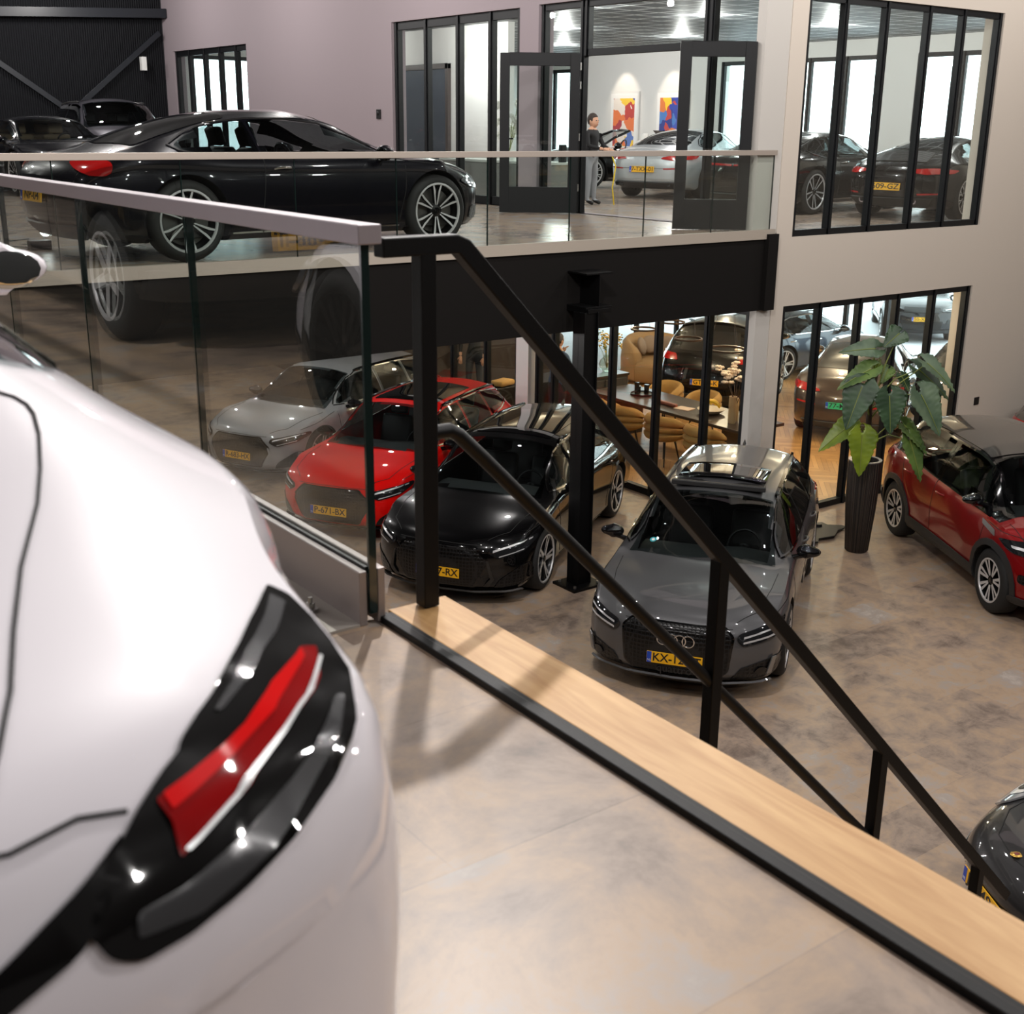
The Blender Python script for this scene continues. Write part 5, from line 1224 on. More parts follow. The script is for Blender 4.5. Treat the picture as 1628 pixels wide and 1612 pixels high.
pot=MB().lathe([(.001,0),(.125,0),(.145,.02),(.185,.55),(.205,1.0),(.20,1.18),(.165,1.19),(.155,1.10),(.001,1.08)],40).obj('planter',ribbed(),None,smooth=50,loc=(PX,PY,0))
tag(pot,'tall black ribbed vase-shaped planter between the grey and red cars','planter')
MB().lathe([(.165,1.185),(.20,1.185),(.205,1.20),(.165,1.20),(.165,1.185)],40).obj('rim_band',mat('grey_rim',rgb(120,120,120),.4),pot,smooth=40)
MB().lathe([(.001,1.12),(.158,1.12)],24).obj('soil',M_under,pot)
def leaf_mat(name,c0,c1):
    m=mat(name,c0,.38); nt,N,L,b=nodes_of(m); tc=N.new('ShaderNodeTexCoord'); n=N.new('ShaderNodeTexNoise'); n.inputs['Scale'].default_value=5
    r=N.new('ShaderNodeValToRGB'); r.color_ramp.elements[0].color=c0; r.color_ramp.elements[1].color=c1; r.color_ramp.elements[0].position=.35; r.color_ramp.elements[1].position=.7
    L.new(tc.outputs['Object'],n.inputs[0]); L.new(n.outputs[0],r.inputs[0]); L.new(r.outputs[0],b.inputs['Base Color']); return m
M_leafd=leaf_mat('dark_green_leaf',rgb(40,62,40),rgb(66,92,62)); M_leafg=leaf_mat('grey_green_leaf',rgb(66,88,66),rgb(100,120,92)); M_leafy=leaf_mat('yellow_green_leaf',rgb(92,112,26),rgb(128,146,40)); M_leafm=leaf_mat('green_leaf',rgb(60,84,40),rgb(100,124,60))
M_stem=mat('green_stem',rgb(120,130,60),.5); M_trunk=mat('plant_trunk',rgb(60,46,32),.8)
plant=empty('potted_plant',(PX,PY,1.12),0,'large arrow-leaved green plant growing from the tall black planter','plant')
RV=Vector((.803,-.596,0)); FV=Vector((.596,.803,0))
def leaf_obj(b,t,wd,m,roll=0.,droop=.25,back=0.):
    """b,t: base and tip as (right, up, towards the back) offsets from the planter mouth"""
    P=lambda q: RV*q[0]+Vector((0,0,q[1]))+FV*q[2]
    B=P(b); T=P(t); ax=(T-B); Lg=ax.length; ax.normalize()
    nrm=(-FV*.75+Vector((0,0,.55))+RV*roll); nrm=(nrm-ax*nrm.dot(ax)).normalized(); sd=ax.cross(nrm)
    nu,nv=22,10; V=[];F=[]
    for i in range(nu+1):
        u=-.30+1.30*i/nu
        if u<0: w=.56*(1+u/.30)**.5*.98+.0; 
        else: w=.56*(1-u)**.80*(1+.25*u)
        w*=wd*(1+.05*math.sin(i*2.1))
        for j in range(-nv,nv+1):
            v=j/nv
            x=v*w*Lg
            lift=.10*abs(v)*w*Lg*2 + .012*math.sin(u*46-abs(v)*5)*abs(v)
            dz=-droop*max(0,u)**2*Lg*.55
            uu=u - (.16*(1-abs(v)) if u<0 else 0)*0
            gap = (u<0 and abs(v)<.0)
            V.append(B+ax*(u*Lg)+sd*x+nrm*(lift+dz+.03*Lg))
    W=2*nv+1
    for i in range(nu):
        u=-.30+1.30*(i+.5)/nu
        for j in range(2*nv):
            v=(j+.5-nv)/nv
            if u<0 and abs(v)*.56*wd < (-u)*.50: continue      # the notch between the two basal lobes
            F.append((i*W+j,i*W+j+1,(i+1)*W+j+1,(i+1)*W+j))
    lf=MB().add(V,F); me=lf.mesh('leaf',m,60); o=link_mesh('leaf',me,plant)
    md=o.modifiers.new('s','SOLIDIFY'); md.thickness=.003
    rb=MB(); rb.tube([B+ax*(u*Lg)+nrm*(-droop*u*u*Lg*.55+.03*Lg+.004) for u in (0,.2,.4,.6,.8,.95)],[.007,.006,.005,.004,.003,.002],6); rb.obj('leaf_midrib',M_stem,o,smooth=60)
    return B
def lp(x,y,d=0.): return ((x-382)/495., (885-y)/468., d)      # crop pixels of my notes to metres
LEAVES=[((515,120),(412,188),.95,M_leafd,.0,.1,.05),((372,205),(150,205),.55,M_leafg,-.3,.25,.0),((345,310),(135,400),.55,M_leafm,-.6,.3,-.12),
 ((290,400),(200,640),.72,M_leafd,-.2,.1,-.2),((435,440),(450,648),.86,M_leafd,.1,.1,-.32),((630,440),(765,660),.85,M_leafg,.35,.15,-.25),
 ((690,285),(880,420),.62,M_leafg,.8,.3,.0),((660,330),(865,480),.5,M_leafd,.5,.25,.12),((300,670),(297,900),.70,M_leafy,.1,.15,-.3),
 ((250,640),(60,772),.55,M_leafy,-.3,.2,-.1),((560,625),(718,765),.62,M_leafm,.7,.3,-.2),((590,700),(672,930),.55,M_leafm,.3,.1,-.28),((480,330),(430,400),.8,M_leafm,0,.1,.1),((570,370),(610,450),.8,M_leafd,.3,.1,.15)]
for (b,t,wd,m,rl,dr,dp) in LEAVES:
    B=leaf_obj(lp(*b,dp),lp(*t,dp-.12),wd,m,rl,dr)
    hz=.55+.45*random.random() if b[1]<450 else .25+.2*random.random()
    s0=Vector((0,0,hz)); mid=(s0+B)/2+Vector((0,0,.10)); q=MB(); q.tube([s0,s0*.6+mid*.4,mid,B*.6+mid*.4,B],[.012,.010,.008,.007,.006],7); q.obj('leaf_stalk',M_stem,plant,smooth=60)
q=MB(); q.tube([(0,0,-.0),(.01,.0,.35),(-.01,.01,.75),(.03,-.02,1.15)],[.045,.04,.034,.02],10); q.obj('trunk',M_trunk,plant,smooth=60)
q=MB(); 
for k in range(5): q.tube([(.02,0,1.05),(.03+.03*math.cos(k*1.3),.03*math.sin(k*1.3),1.22),(.03+.05*math.cos(k*1.3),.05*math.sin(k*1.3),1.34)],[.016,.018,.003],7)
q.obj('young_shoot',M_leafy,plant,smooth=60)
# ------------------------------------------------------------------ small things of the hall
tag(MB().box((16.60,YA-.012,1.07),(16.72,YA,1.19)).obj('wall_socket',M_black,None,bevel=.003),'small square black socket on the cream wall by the tall window','socket')
s=MB(); s.box((XB-.03,19.5,5.2),(XB,19.62,5.36)); s.ell((XB-.03,19.56,5.30),(.02,.035,.04)); tag(s.obj('wall_sensor',M_black,None,bevel=.004),'small black sensor on the mauve wall above the dark coupe','sensor')
def undertray():
    """loose black plastic undertray lying on the floor"""
    out=[(11.70,9.55),(11.95,9.47),(12.05,9.55),(12.30,9.50),(12.52,9.62),(12.75,9.66),(12.74,9.74),(12.60,9.86),(12.62,9.97),(12.48,10.03),(12.30,9.99),(12.22,10.08),(11.95,10.02),(11.85,9.85)]
    bm=bmesh.new(); f=bm.faces.new([bm.verts.new((x,y,.02)) for x,y in out]); r=bmesh.ops.inset_region(bm,faces=[f],thickness=.03); f.select=True
    for v in f.verts: v.co.z=.045
    e=bmesh.ops.extrude_face_region(bm,geom=bm.faces[:]); 
    for g in e['geom']:
        if isinstance(g,bmesh.types.BMVert): g.co.z-=.02
    bmesh.ops.recalc_face_normals(bm,faces=bm.faces); me=bpy.data.meshes.new('undertray'); bm.to_mesh(me); bm.free(); me.materials.append(M_plastic)
    o=link_mesh('undertray',me); tag(o,'flat black plastic undertray lying on the floor beside the planter','car part')
    for x,y in ((12.45,9.9),(12.15,9.8)): MB().cyl((x,y,.04),(x,y,.075),.06,.05,n=20).obj('round_cap',M_black,o,smooth=40)
undertray()
# floor spot with its cable on the far balcony
fs=empty('floor_spot',(3.45,12.45,ZM),0,'small black floor spot with a lit white bulb on the far balcony','lamp')
MB().box((-.10,-.07,0),(.10,.07,.09)).obj('transformer',M_black,fs,bevel=.01)
MB().ell((.10,.12,.16),(.05,.05,.05)).obj('bulb',mat('lit_bulb',rgb(255,255,255),.5,emit=(1,1,1,1),estr=6),fs,smooth=60)
q=MB(); q.tube([(.05,0,.06),(.07,.08,.10),(.10,.12,.12)],.008,6); q.obj('bracket',M_black,fs)
q=MB(); q.tube([(-.1,0,.01),(-.4,.05,.01),(-.7,-.15,.01),(-1.2,.05,.01),(-1.6,-.05,.01)],.006,6); q.tube([(0,.07,.01),(-.2,.4,.01),(-.1,.9,.01),(.2,1.1,.01)],.006,6); q.obj('cable',M_black,fs,smooth=60)

# ------------------------------------------------------------------ the lounge: dining table, chairs, sofa, vases, lamps
M_darkwood=mat('dark_oak',rgb(52,42,36),.3); M_fab=mat('mustard_boucle',rgb(172,134,78),.95,bump=(70,.9)); M_fabs=mat('sand_boucle',rgb(172,140,102),.95,bump=(60,.9))
tb=empty('dining_table',(13.78,13.95,0),0,'long dark wooden dining table seen through the lower glass wall','table')
MB().box((-.50,-1.78,.71),(.50,1.78,.76)).obj('tabletop',M_darkwood,tb,bevel=.006)
for y in (-1.35,1.35): MB().box((-.38,y-.05,0),(.38,y+.05,.71)).obj('leg',M_darkwood,tb,bevel=.006)
def tub_chair(pos,rz,label):
    r=empty('dining_chair',pos,rz,label,'chair','boucle tub chairs round the dining table')
    s=MB(); s.lathe([(.001,.40),(.22,.40),(.26,.43),(.26,.49),(.22,.52),(.001,.53)],28); s.obj('seat',M_fab,r,smooth=50)
    b=MB(); n=22; V=[];F=[]
    prof=[(0,.0),(.055,.0),(.085,.045),(.088,.085),(.045,.115),(.09,.15),(.09,.20),(.048,.225),(.09,.26),(.085,.32),(.05,.37),(.02,.385),(-.01,.36),(-.02,.25),(-.02,.1),(-.01,.02)]
    for i in range(n+1):
        t=i/n; a=math.radians(-118+236*t)+PI; k=1-.35*abs(2*t-1)**3
        for (dr,z) in prof:
            R_=.25+dr; V.append((R_*math.cos(a),R_*math.sin(a),.44+z*k))
    m=len(prof); F=[(i*m+j,i*m+(j+1)%m,(i+1)*m+(j+1)%m,(i+1)*m+j) for i in range(n) for j in range(m)]+[tuple(range(m)),tuple(range(n*m,(n+1)*m))[::-1]]
    b.add(V,F); b.obj('backrest',M_fab,r,smooth=60)
    for a in (45,135,225,315):
        c,s_=math.cos(math.radians(a)),math.sin(math.radians(a)); q=MB(); q.cyl((.15*c,.15*s_,.42),(.26*c,.26*s_,0),.018,.010,n=10); q.obj('leg',M_black,r,smooth=40)
    return r
# near row backs face the hall (rz 0: backrest towards -x)
c0=tub_chair((13.02,12.62,0),0.,'mustard tub chair nearest the white pillar on the near side of the table')
cm={}
for c in bpy.data.objects:
    if c.parent: cm.setdefault(c.parent.name,[]).append(c)
for (x,y,rz,lb) in ((13.02,13.50,.05,'second mustard tub chair from the white pillar, near side of the table'),(13.0,14.42,-.05,'third mustard tub chair from the white pillar, near side of the table'),
    (13.05,15.35,0,'farthest mustard tub chair on the near side, beside the dark cabinet'),(14.62,14.30,PI,'mustard tub chair across the table, in front of the fruit bowl'),(14.65,15.25,PI+.1,'mustard tub chair across the table, nearest the sand sofa')):
    n=copy_tree(c0,None,cm); n.location=(x,y,0); n.rotation_euler=(0,0,rz); n['label']=lb
# vases with blossom branches on the table
M_vase=mat('travertine_vase',rgb(200,170,128),.6,bump=(20,.4)); M_blossom=mat('cream_blossom',rgb(245,225,205),.8); M_twig=mat('brown_twig',rgb(70,50,38),.8)
for x,y,h,lb in ((13.58,12.62,.42,'tallest pale stone vase with blossom branches, left of three'),(13.72,12.70,.36,'middle pale stone vase, behind the other two'),(13.66,12.46,.35,'right pale stone vase, next to the window mullion')):
    v=MB().lathe([(.001,0),(.055,0),(.06,.01),(.06,h),(.045,h),(.042,h-.03),(.001,h-.04)],14).obj('vase',M_vase,None,smooth=40,loc=(x,y,.76)); tag(v,lb,'vase','stone vases on the dining table')
br=empty('blossom_branches',(13.62,12.60,1.12),0,'cream blossom branches standing in the pale stone vases','flowers')
rnd=random.Random(3); tw=MB(); bl=MB()
for k in range(6):
    a=k*1.05; tip=Vector((.32*math.cos(a),.32*math.sin(a),.42+.28*rnd.random())) if k else Vector((0,0,.75)); mid=tip*.5+Vector((0,0,.08)); tw.tube([(0,0,-.1),mid,tip],[.006,.005,.003],6)
    for i in range(7):
        t=.35+.65*i/6; p=mid*(2*(1-t)) if t<.5 else mid+(tip-mid)*((t-.5)*2); p=p+Vector([rnd.uniform(-.05,.05) for _ in range(3)])
        for j in range(5):
            b_=2*PI*j/5; bl.ell(p+Vector((.03*math.cos(b_),.03*math.sin(b_),.01)),(.027,.027,.019),7,5)
tw.obj('twigs',M_twig,br,smooth=60); o=bl.obj('blossoms',M_blossom,br,smooth=60); o['kind']='stuff'
# fruit bowl
bw=MB().lathe([(.001,0),(.10,.0),(.16,.025),(.22,.07),(.225,.075),(.15,.035),(.001,.015)],36).obj('fruit_bowl',mat('white_ceramic',rgb(225,215,200),.3),None,smooth=50,loc=(13.80,13.28,.76)); tag(bw,'shallow white bowl of bananas on the dark dining table','bowl')
M_ban=mat('banana_yellow',rgb(235,190,30),.5)
bunch=empty('banana_bunch',(13.80,13.28,.845),0,'bunch of ripe yellow bananas in the white bowl','fruit')
for k in range(7):
    a=-.6+k*.32; q=MB(); pts=[(.17*math.cos(t)-.05+.01*k,.03*k-.10,.17*math.sin(t)-.04) for t in [.35+1.9*i/8 for i in range(9)]]
    q.tube(pts,[.008,.016,.02,.021,.021,.021,.019,.014,.006],8); q.obj('banana',M_ban,bunch,smooth=60,rot=(0,0,a))
o=MB().box((-.04,-.28,0),(.04,.28,.06)).obj('wooden_candle_box',mat('red_brown_wood',rgb(120,62,44),.4),None,bevel=.02,loc=(13.62,14.15,.76),rot=(0,0,-.05)); tag(o,'long rounded red-brown wooden box on the dining table','box')
o=MB().box((-.11,-.14,0),(.11,.14,.012)).obj('magazine',mat('magazine_cover',rgb(205,180,160),.5),None,loc=(13.66,13.74,.76),rot=(0,0,.2)); tag(o,'thin pale magazine lying open-faced on the table before the bowl','magazine')
tr=MB().lathe([(.001,0),(.20,0),(.205,.03),(.195,.03),(.19,.01),(.001,.008)],32).obj('tray',M_black,None,smooth=40,loc=(13.84,14.95,.76)); tag(tr,'round black tray with dark glasses on the far half of the table','tray')
for dx,dy,h in ((-.08,.05,.20),(.07,-.03,.16),(.0,.10,.12)): 
    g=MB().cyl((0,0,0),(0,0,h),.04,.045,n=18).obj('candle_glass',mat('smoky_glass',rgb(20,18,18),.1,coat=.5),None,smooth=40,loc=(13.84+dx,14.95+dy,.77)); tag(g,{.20:'tallest dark smoky candle glass on the round tray',.16:'middle-height dark candle glass on the round tray',.12:'lowest dark candle glass on the round tray'}[h],'glass','candle glasses on the tray')
# sideboard with the flower vase
sb=empty('sideboard',(13.9,16.35,0),0,'dark grey sideboard at the far end of the dining table','sideboard')
MB().box((-.55,-.35,0),(.55,.35,.86)).obj('body',mat('dark_grey_board',rgb(58,56,54),.5),sb,bevel=.006); MB().box((-.57,-.37,.86),(.57,.37,.90)).obj('top',M_darkwood,sb,bevel=.004)
for x in (-.27,.27): MB().box((x-.26,-.365,.05),(x+.26,-.35,.82)).obj('door',mat('dark_grey_board'),sb,bevel=.004)
M_clearv=glass_mat('vase_glass',(.88,.92,.88,1),1.5)
vz=MB().lathe([(.001,.0),(.07,.0),(.13,.06),(.15,.13),(.12,.22),(.06,.27),(.065,.30),(.058,.30),(.055,.27),(.11,.22),(.14,.13),(.12,.065),(.07,.01),(.001,.01)],30).obj('glass_vase',M_clearv,None,smooth=60,loc=(14.2,16.3,.90)); tag(vz,'round clear glass vase on the sideboard against the bright window','vase')
fl=empty('yellow_flowers',(14.2,16.3,.95),0,'airy bunch of yellow flowers in the round glass vase','flowers')
tw=MB(); bl=MB(); gl=MB()
for k in range(16):
    a=rnd.random()*2*PI; r_=.08+.22*rnd.random(); tip=Vector((r_*math.cos(a),r_*math.sin(a),.38+.25*rnd.random())); tw.tube([(0,0,0),tip*.4+Vector((0,0,.12)),tip],[.004,.003,.002],5)
    for i in range(9):
        p=tip+Vector([rnd.uniform(-.06,.06) for _ in range(3)]); (bl if rnd.random()<.75 else gl).ell(p,(.016,.016,.014),6,4)
tw.obj('stems',M_stem,fl); o=bl.obj('petals',mat('yellow_petals',rgb(225,180,60),.7),fl,smooth=60); o['kind']='stuff'; o=gl.obj('leaves',M_leafm,fl,smooth=60); o['kind']='stuff'
# round sofa
sf=empty('sofa',(17.55,18.5,0),.5,'curved sand-coloured boucle sofa at the back of the lounge','sofa')
q=MB(); q.lathe([(.001,.06),(.74,.06),(.78,.12),(.78,.38),(.72,.45),(.001,.46)],40); q.obj('seat',M_fabs,sf,smooth=50)
V=[];F=[];n=30; prof=[(.50,.40),(.56,.78),(.62,.90),(.70,.92),(.77,.84),(.80,.5),(.79,.10),(.50,.10)]
for i in range(n+1):
    a=math.radians(-60+220*i/n)
    k=.72+.28*math.sin(PI*i/n)**.5
    for r_,z in prof: V.append((r_*math.cos(a),r_*math.sin(a),z*k if z>.2 else z))
m=len(prof); F=[(i*m+j,i*m+(j+1)%m,(i+1)*m+(j+1)%m,(i+1)*m+j) for i in range(n) for j in range(m)]+[tuple(range(m)),tuple(range(n*m,(n+1)*m))[::-1]]
MB().add(V,F).obj('backrest',M_fabs,sf,smooth=60)
for i,(x,y,r_) in enumerate(((.52,.15,.3),(.12,.58,1.3),(-.36,.46,2.2))):
    o=MB().ell((0,0,0),(.08,.20,.19),20,12).obj('cushion',mat('grey_beige_cushion',rgb(150,132,118),.95,bump=(60,.6)),None,smooth=60,loc=(17.55+x*.62,18.5+y*.62,.70),rot=(0,.3,r_)); tag(o,('grey-beige cushion leaning at the right end of the sofa','grey-beige cushion in the middle of the sofa','grey-beige cushion at the left end of the sofa')[i],'cushion')
# pendant rings over the table
M_bronze=mat('bronze_ring',rgb(88,66,50),.35,.7)
for x,y,z,r_,lb in ((12.98,12.25,2.02,.27,'largest bronze ring pendant, close to the white pillar'),(12.98,13.05,2.06,.20,'bronze ring pendant above the middle of the table'),(13.3,14.4,2.0,.20,'bronze ring pendant in front of the yellow flowers'),(13.75,14.2,2.10,.19,'bronze ring pendant in front of the sofa cushions')):
    r=empty('ring_pendant',(x,y,z),0,lb,'lamp','ring pendants over the dining table'); q=MB(); q.tube([(r_*math.cos(a),r_*math.sin(a),0) for a in [2*PI*i/40 for i in range(40)]],1,closed=True,prof=[(-.011,-.014),(.011,-.014),(.011,.014),(-.011,.014)]); q.obj('ring',M_bronze,r)
    for a in (0.3,2.4,4.5): MB().cyl((r_*math.cos(a),r_*math.sin(a),.01),(.05*math.cos(a),.05*math.sin(a),2.94-z),.0025,n=5).obj('cable',M_bronze,r)
cg=empty('cube_frame_lamp',(15.2,17.3,2.35),.4,'black wire cube frame lamp hanging by the bright window','lamp')
for dx,dz in ((0,.15),(.55,-.05)):
    q=MB(); a=.24
    for s1 in (-1,1):
        for s2 in (-1,1):
            q.box((dx-a,s1*a-.012,dz+s2*a-.012),(dx+a,s1*a+.012,dz+s2*a+.012)); q.box((dx+s1*a-.012,-a,dz+s2*a-.012),(dx+s1*a+.012,a,dz+s2*a+.012)); q.box((dx+s1*a-.012,s2*a-.012,dz-a),(dx+s1*a+.012,s2*a+.012,dz+a))
    q.obj('wire_cube',M_black,cg); MB().cyl((dx,0,dz+a),(dx,0,.60),.006,n=6).obj('cable',M_black,cg)
# ------------------------------------------------------------------ dark office behind the left part of the lower glass
o=MB().box((-.9,-.35,0),(.9,.35,.74)).obj('office_desk',mat('black_desk',rgb(24,22,21),.5),None,bevel=.006,loc=(12.9,17.1,0)); tag(o,'dark office desk behind the lower glass wall','desk')
o=MB().box((-.2,-.14,0),(.2,.14,.10)).obj('folded_cloth',mat('ochre_cloth',rgb(205,160,90),.9,bump=(20,.8)),None,bevel=.04,smooth=60,loc=(12.35,16.95,.745),rot=(0,0,.3)); tag(o,'folded ochre cloth lying on the dark office desk','cloth')
sbox('wall_office_back',(11.79,19.3,0),(15.5,19.4,2.95),mat('dark_brown_wall',rgb(52,44,40),.8))
for y in (16.1,): sbox('trim_5',(11.72,15.62,0),(11.80,15.70,2.93),mat('warm_cream_trim',rgb(205,190,175),.7))
# ------------------------------------------------------------------ people (one skinned body each)
M_skin=mat('skin',rgb(196,150,122),.55); M_hair=mat('dark_hair',rgb(40,28,20),.7)
def person(pos,rz,label,top,trouser,larm,rarm,head_turn=0.,h=1.78):
    k=h/1.78
    root=empty('person',pos,rz,label,'person')
    J={'pel':(0,0,.95),'sp1':(0,0,1.10),'sp2':(0,.01,1.28),'ch':(0,.01,1.42),'nk':(.01,0,1.53),'hd':(.02,0,1.60)}
    E=[('pel','sp1'),('sp1','sp2'),('sp2','ch'),('ch','nk'),('nk','hd')]; R_={'pel':(.15,.12),'sp1':(.14,.11),'sp2':(.16,.115),'ch':(.15,.10),'nk':(.055,.055),'hd':(.055,.055)}
    for sg,arm in ((1,larm),(-1,rarm)):
        t=str(sg); J['hip'+t]=(0,sg*.10,.90); J['kn'+t]=(.02,sg*.11,.50); J['an'+t]=(0,sg*.12,.10); J['toe'+t]=(.17,sg*.13,.04)
        E+=[('pel','hip'+t),('hip'+t,'kn'+t),('kn'+t,'an'+t),('an'+t,'toe'+t)]; R_.update({'hip'+t:(.095,.095),'kn'+t:(.06,.06),'an'+t:(.045,.045),'toe'+t:(.04,.035)})
        J['sh'+t]=(0,sg*.19,1.42); J['el'+t]=arm[0]; J['wr'+t]=arm[1]; E+=[('ch','sh'+t),('sh'+t,'el'+t),('el'+t,'wr'+t)]; R_.update({'sh'+t:(.062,.062),'el'+t:(.045,.045),'wr'+t:(.030,.028)})
    names=list(J); me=bpy.data.meshes.new('body'); me.from_pydata([tuple(c*k for c in J[n]) for n in names],[(names.index(a),names.index(b)) for a,b in E],[])
    o=link_mesh('body',me,root); sk=o.modifiers.new('skin','SKIN'); 
    for i,n in enumerate(names): me.skin_vertices[0].data[i].radius=tuple(c*k for c in R_[n]); me.skin_vertices[0].data[i].use_root=(n=='pel')
    sub=o.modifiers.new('sub','SUBSURF'); sub.levels=2; sub.render_levels=2
    dg=bpy.context.evaluated_depsgraph_get(); dg.update(); nm=bpy.data.meshes.new_from_object(o.evaluated_get(dg)); o.modifiers.clear(); o.data=nm; nm.name='body'
    nm.materials.clear()
    for m in (top,trouser,M_skin,M_black): nm.materials.append(m)
    for p in nm.polygons:
        c=p.center/k; mi=0
        if c.z<.98: mi=1
        if c.z<.10: mi=3
        if c.z>1.50: mi=2
        for sg in (1,-1):
            if (Vector(J['wr'+str(sg)])-c).length<.09: mi=2
        p.material_index=mi; p.use_smooth=True
    hb=MB(); hd=Vector((.02,0,1.665))
    hb.ell((0,0,0),(.098,.077,.118),22,16)
    for i,v in enumerate(hb.v):
        x,y,z=v
        if x>.05 and abs(y)<.02 and -.045<z<.015: x+=.018*(1-abs(y)/.02)
        if z<-.05: x=x+.012 if x>0 else x*.85; y*=.88
        if x>.06 and abs(abs(y)-.03)<.015 and 0<z<.03: x-=.008
        hb.v[i]=(x,y,z)
    for s_ in (1,-1): hb.ell((-.005,s_*.078,-.01),(.02,.010,.03),8,6)
    T=Matrix.Translation(hd*k)@Matrix.Rotation(head_turn,4,'Z')
    o2=link_mesh('head',hb.mesh('head',M_skin,60),root); o2.matrix_basis=T
    hr=MB(); hr.ell((-.012,0,.022),(.104,.085,.112),22,16); hr.v=[(x,y,max(z,-.01 if x>-.02 else -.06)) if not(x>.05 and z<.05) else (x*.72,y,max(z,.0)) for x,y,z in hr.v]; hr.obj('hair',M_hair,o2,smooth=60)
    ey=MB(); 
    for s_ in (1,-1): ey.ell((.088,s_*.031,.008),(.010,.013,.007),8,6)
    ey.obj('eyes',M_black,o2); mo=MB().ell((.095,0,-.062),(.008,.024,.006),8,6).obj('mouth',mat('lips',rgb(150,90,80),.5),o2)
    for sg,arm in ((1,larm),(-1,rarm)):
        a,b=Vector(arm[0]),Vector(arm[1]); d=(b-a).normalized(); pr=MB(); u=d.cross(Vector((0,0,1))); u=u.normalized() if u.length>.1 else Vector((0,1,0)); w_=d.cross(u)
        b=b*k; pr.tube([b,b+d*.04,b+d*.09],[.026,.036,.030],8)
        for f_,(off,ln) in enumerate(((-.027,.065),(-.009,.078),(.009,.072),(.027,.055))):
            p=b+d*.085+u*off; pr.tube([p,p+d*ln*.5+w_*.008,p+d*ln*.8+w_*.03],[.009,.0085,.007],6)
        p=b+d*.03+u*.03; pr.tube([p,p+u*.025+d*.02,p+u*.03+d*.05],[.011,.010,.008],6)
        pr.obj('hand',M_skin,root,smooth=60)
    return root
M_blk=mat('black_cloth',rgb(18,18,20),.85); M_jean=mat('pale_grey_jeans',rgb(150,152,158),.85); M_navyc=mat('navy_trousers',rgb(26,30,38),.85); M_blushirt=mat('blue_shirt',rgb(60,80,110),.8)
person((14.2,16.9,ZM-.12),-1.3,'person in black top and pale jeans holding a yellow cord in the upper doorway',M_blk,M_jean,((.12,.26,1.18),(.36,.16,1.10)),((.10,-.26,1.18),(.36,-.10,1.12)),h=1.52)
q=MB(); q.tube([(14.36,16.58,ZM+.80),(14.42,16.5,ZM+.55),(14.36,16.5,ZM+.2),(14.45,16.55,ZM-.1)],.012,6); tag(q.obj('extension_cable',mat('yellow_cord',rgb(235,200,40),.5),None,smooth=60),'thin yellow cord hanging from the hands of the person upstairs','cord')
person((13.0,18.75,0),math.radians(-150),'standing person in dark clothes behind the lower glass, left of the white pier',M_blk,M_navyc,((.05,.27,1.15),(.12,.24,.92)),((.05,-.27,1.15),(.12,-.24,.92)))
person((12.62,15.75,0),math.radians(10),'person with short dark hair behind the handrail, hand at the chin',M_blushirt,M_navyc,((.12,.25,1.18),(.20,.08,1.44)),((.05,-.27,1.15),(.25,-.20,1.02)),h=1.80)
# ------------------------------------------------------------------ upper room: art, inner door, orchid, furniture
def art(seed,base,cols):
    m=mat('abstract_print_%d'%seed,base,.5); nt,N,L,b=nodes_of(m); tc=N.new('ShaderNodeTexCoord'); mp=N.new('ShaderNodeMapping'); mp.inputs['Location'].default_value=(seed,seed,seed)
    n=N.new('ShaderNodeTexNoise'); n.inputs['Scale'].default_value=3; v=N.new('ShaderNodeTexVoronoi'); v.inputs['Scale'].default_value=4.2; v.distance='MANHATTAN'
    mx=N.new('ShaderNodeMix'); mx.data_type='VECTOR'; mx.inputs['Factor'].default_value=.25; L.new(tc.outputs['Object'],mp.inputs[0]); L.new(mp.outputs[0],n.inputs[0]); L.new(mp.outputs[0],mx.inputs['A']); L.new(n.outputs['Color'],mx.inputs['B']); L.new(mx.outputs['Result'],v.inputs['Vector'])
    bw=N.new('ShaderNodeRGBToBW'); L.new(v.outputs['Color'],bw.inputs[0]); r=N.new('ShaderNodeValToRGB'); r.color_ramp.interpolation='CONSTANT'; e=r.color_ramp.elements; e[0].color=cols[0]; e[1].position=.28; e[1].color=cols[1]
    for i,c in enumerate(cols[2:]): q=e.new(.38+.09*i); q.color=c
    L.new(bw.outputs[0],r.inputs[0]); L.new(r.outputs[0],b.inputs['Base Color']); return m
for y0,y1,sd,cols,lb in ((24.75,25.90,1,[rgb(170,50,60),rgb(190,60,50),rgb(60,70,160),rgb(230,120,60),rgb(240,200,60),rgb(90,120,190),rgb(235,225,215)],'left framed abstract print, mostly red, on the white wall'),
                         (22.90,24.10,4,[rgb(36,46,130),rgb(40,60,160),rgb(60,80,180),rgb(190,60,50),rgb(245,200,30),rgb(70,120,190),rgb(220,120,50)],'right framed abstract print, mostly blue and yellow, on the white wall')):
    r=empty('framed_print',(22.39,(y0+y1)/2,5.22),0,lb,'picture'); w_=(y1-y0)/2; h_=.78
    MB().box((-.035,-w_,-h_),(-.0,w_,h_)).obj('frame',M_white,r,bevel=.004); MB().box((-.040,-w_+.05,-h_+.05),(-.035,w_-.05,h_-.05)).obj('mat_board',mat('mat_board',rgb(240,240,238),.7),r)
    MB().box((-.043,-w_+.16,-h_+.18),(-.040,w_-.16,h_-.17)).obj('print',art(sd,cols[0],cols),r)
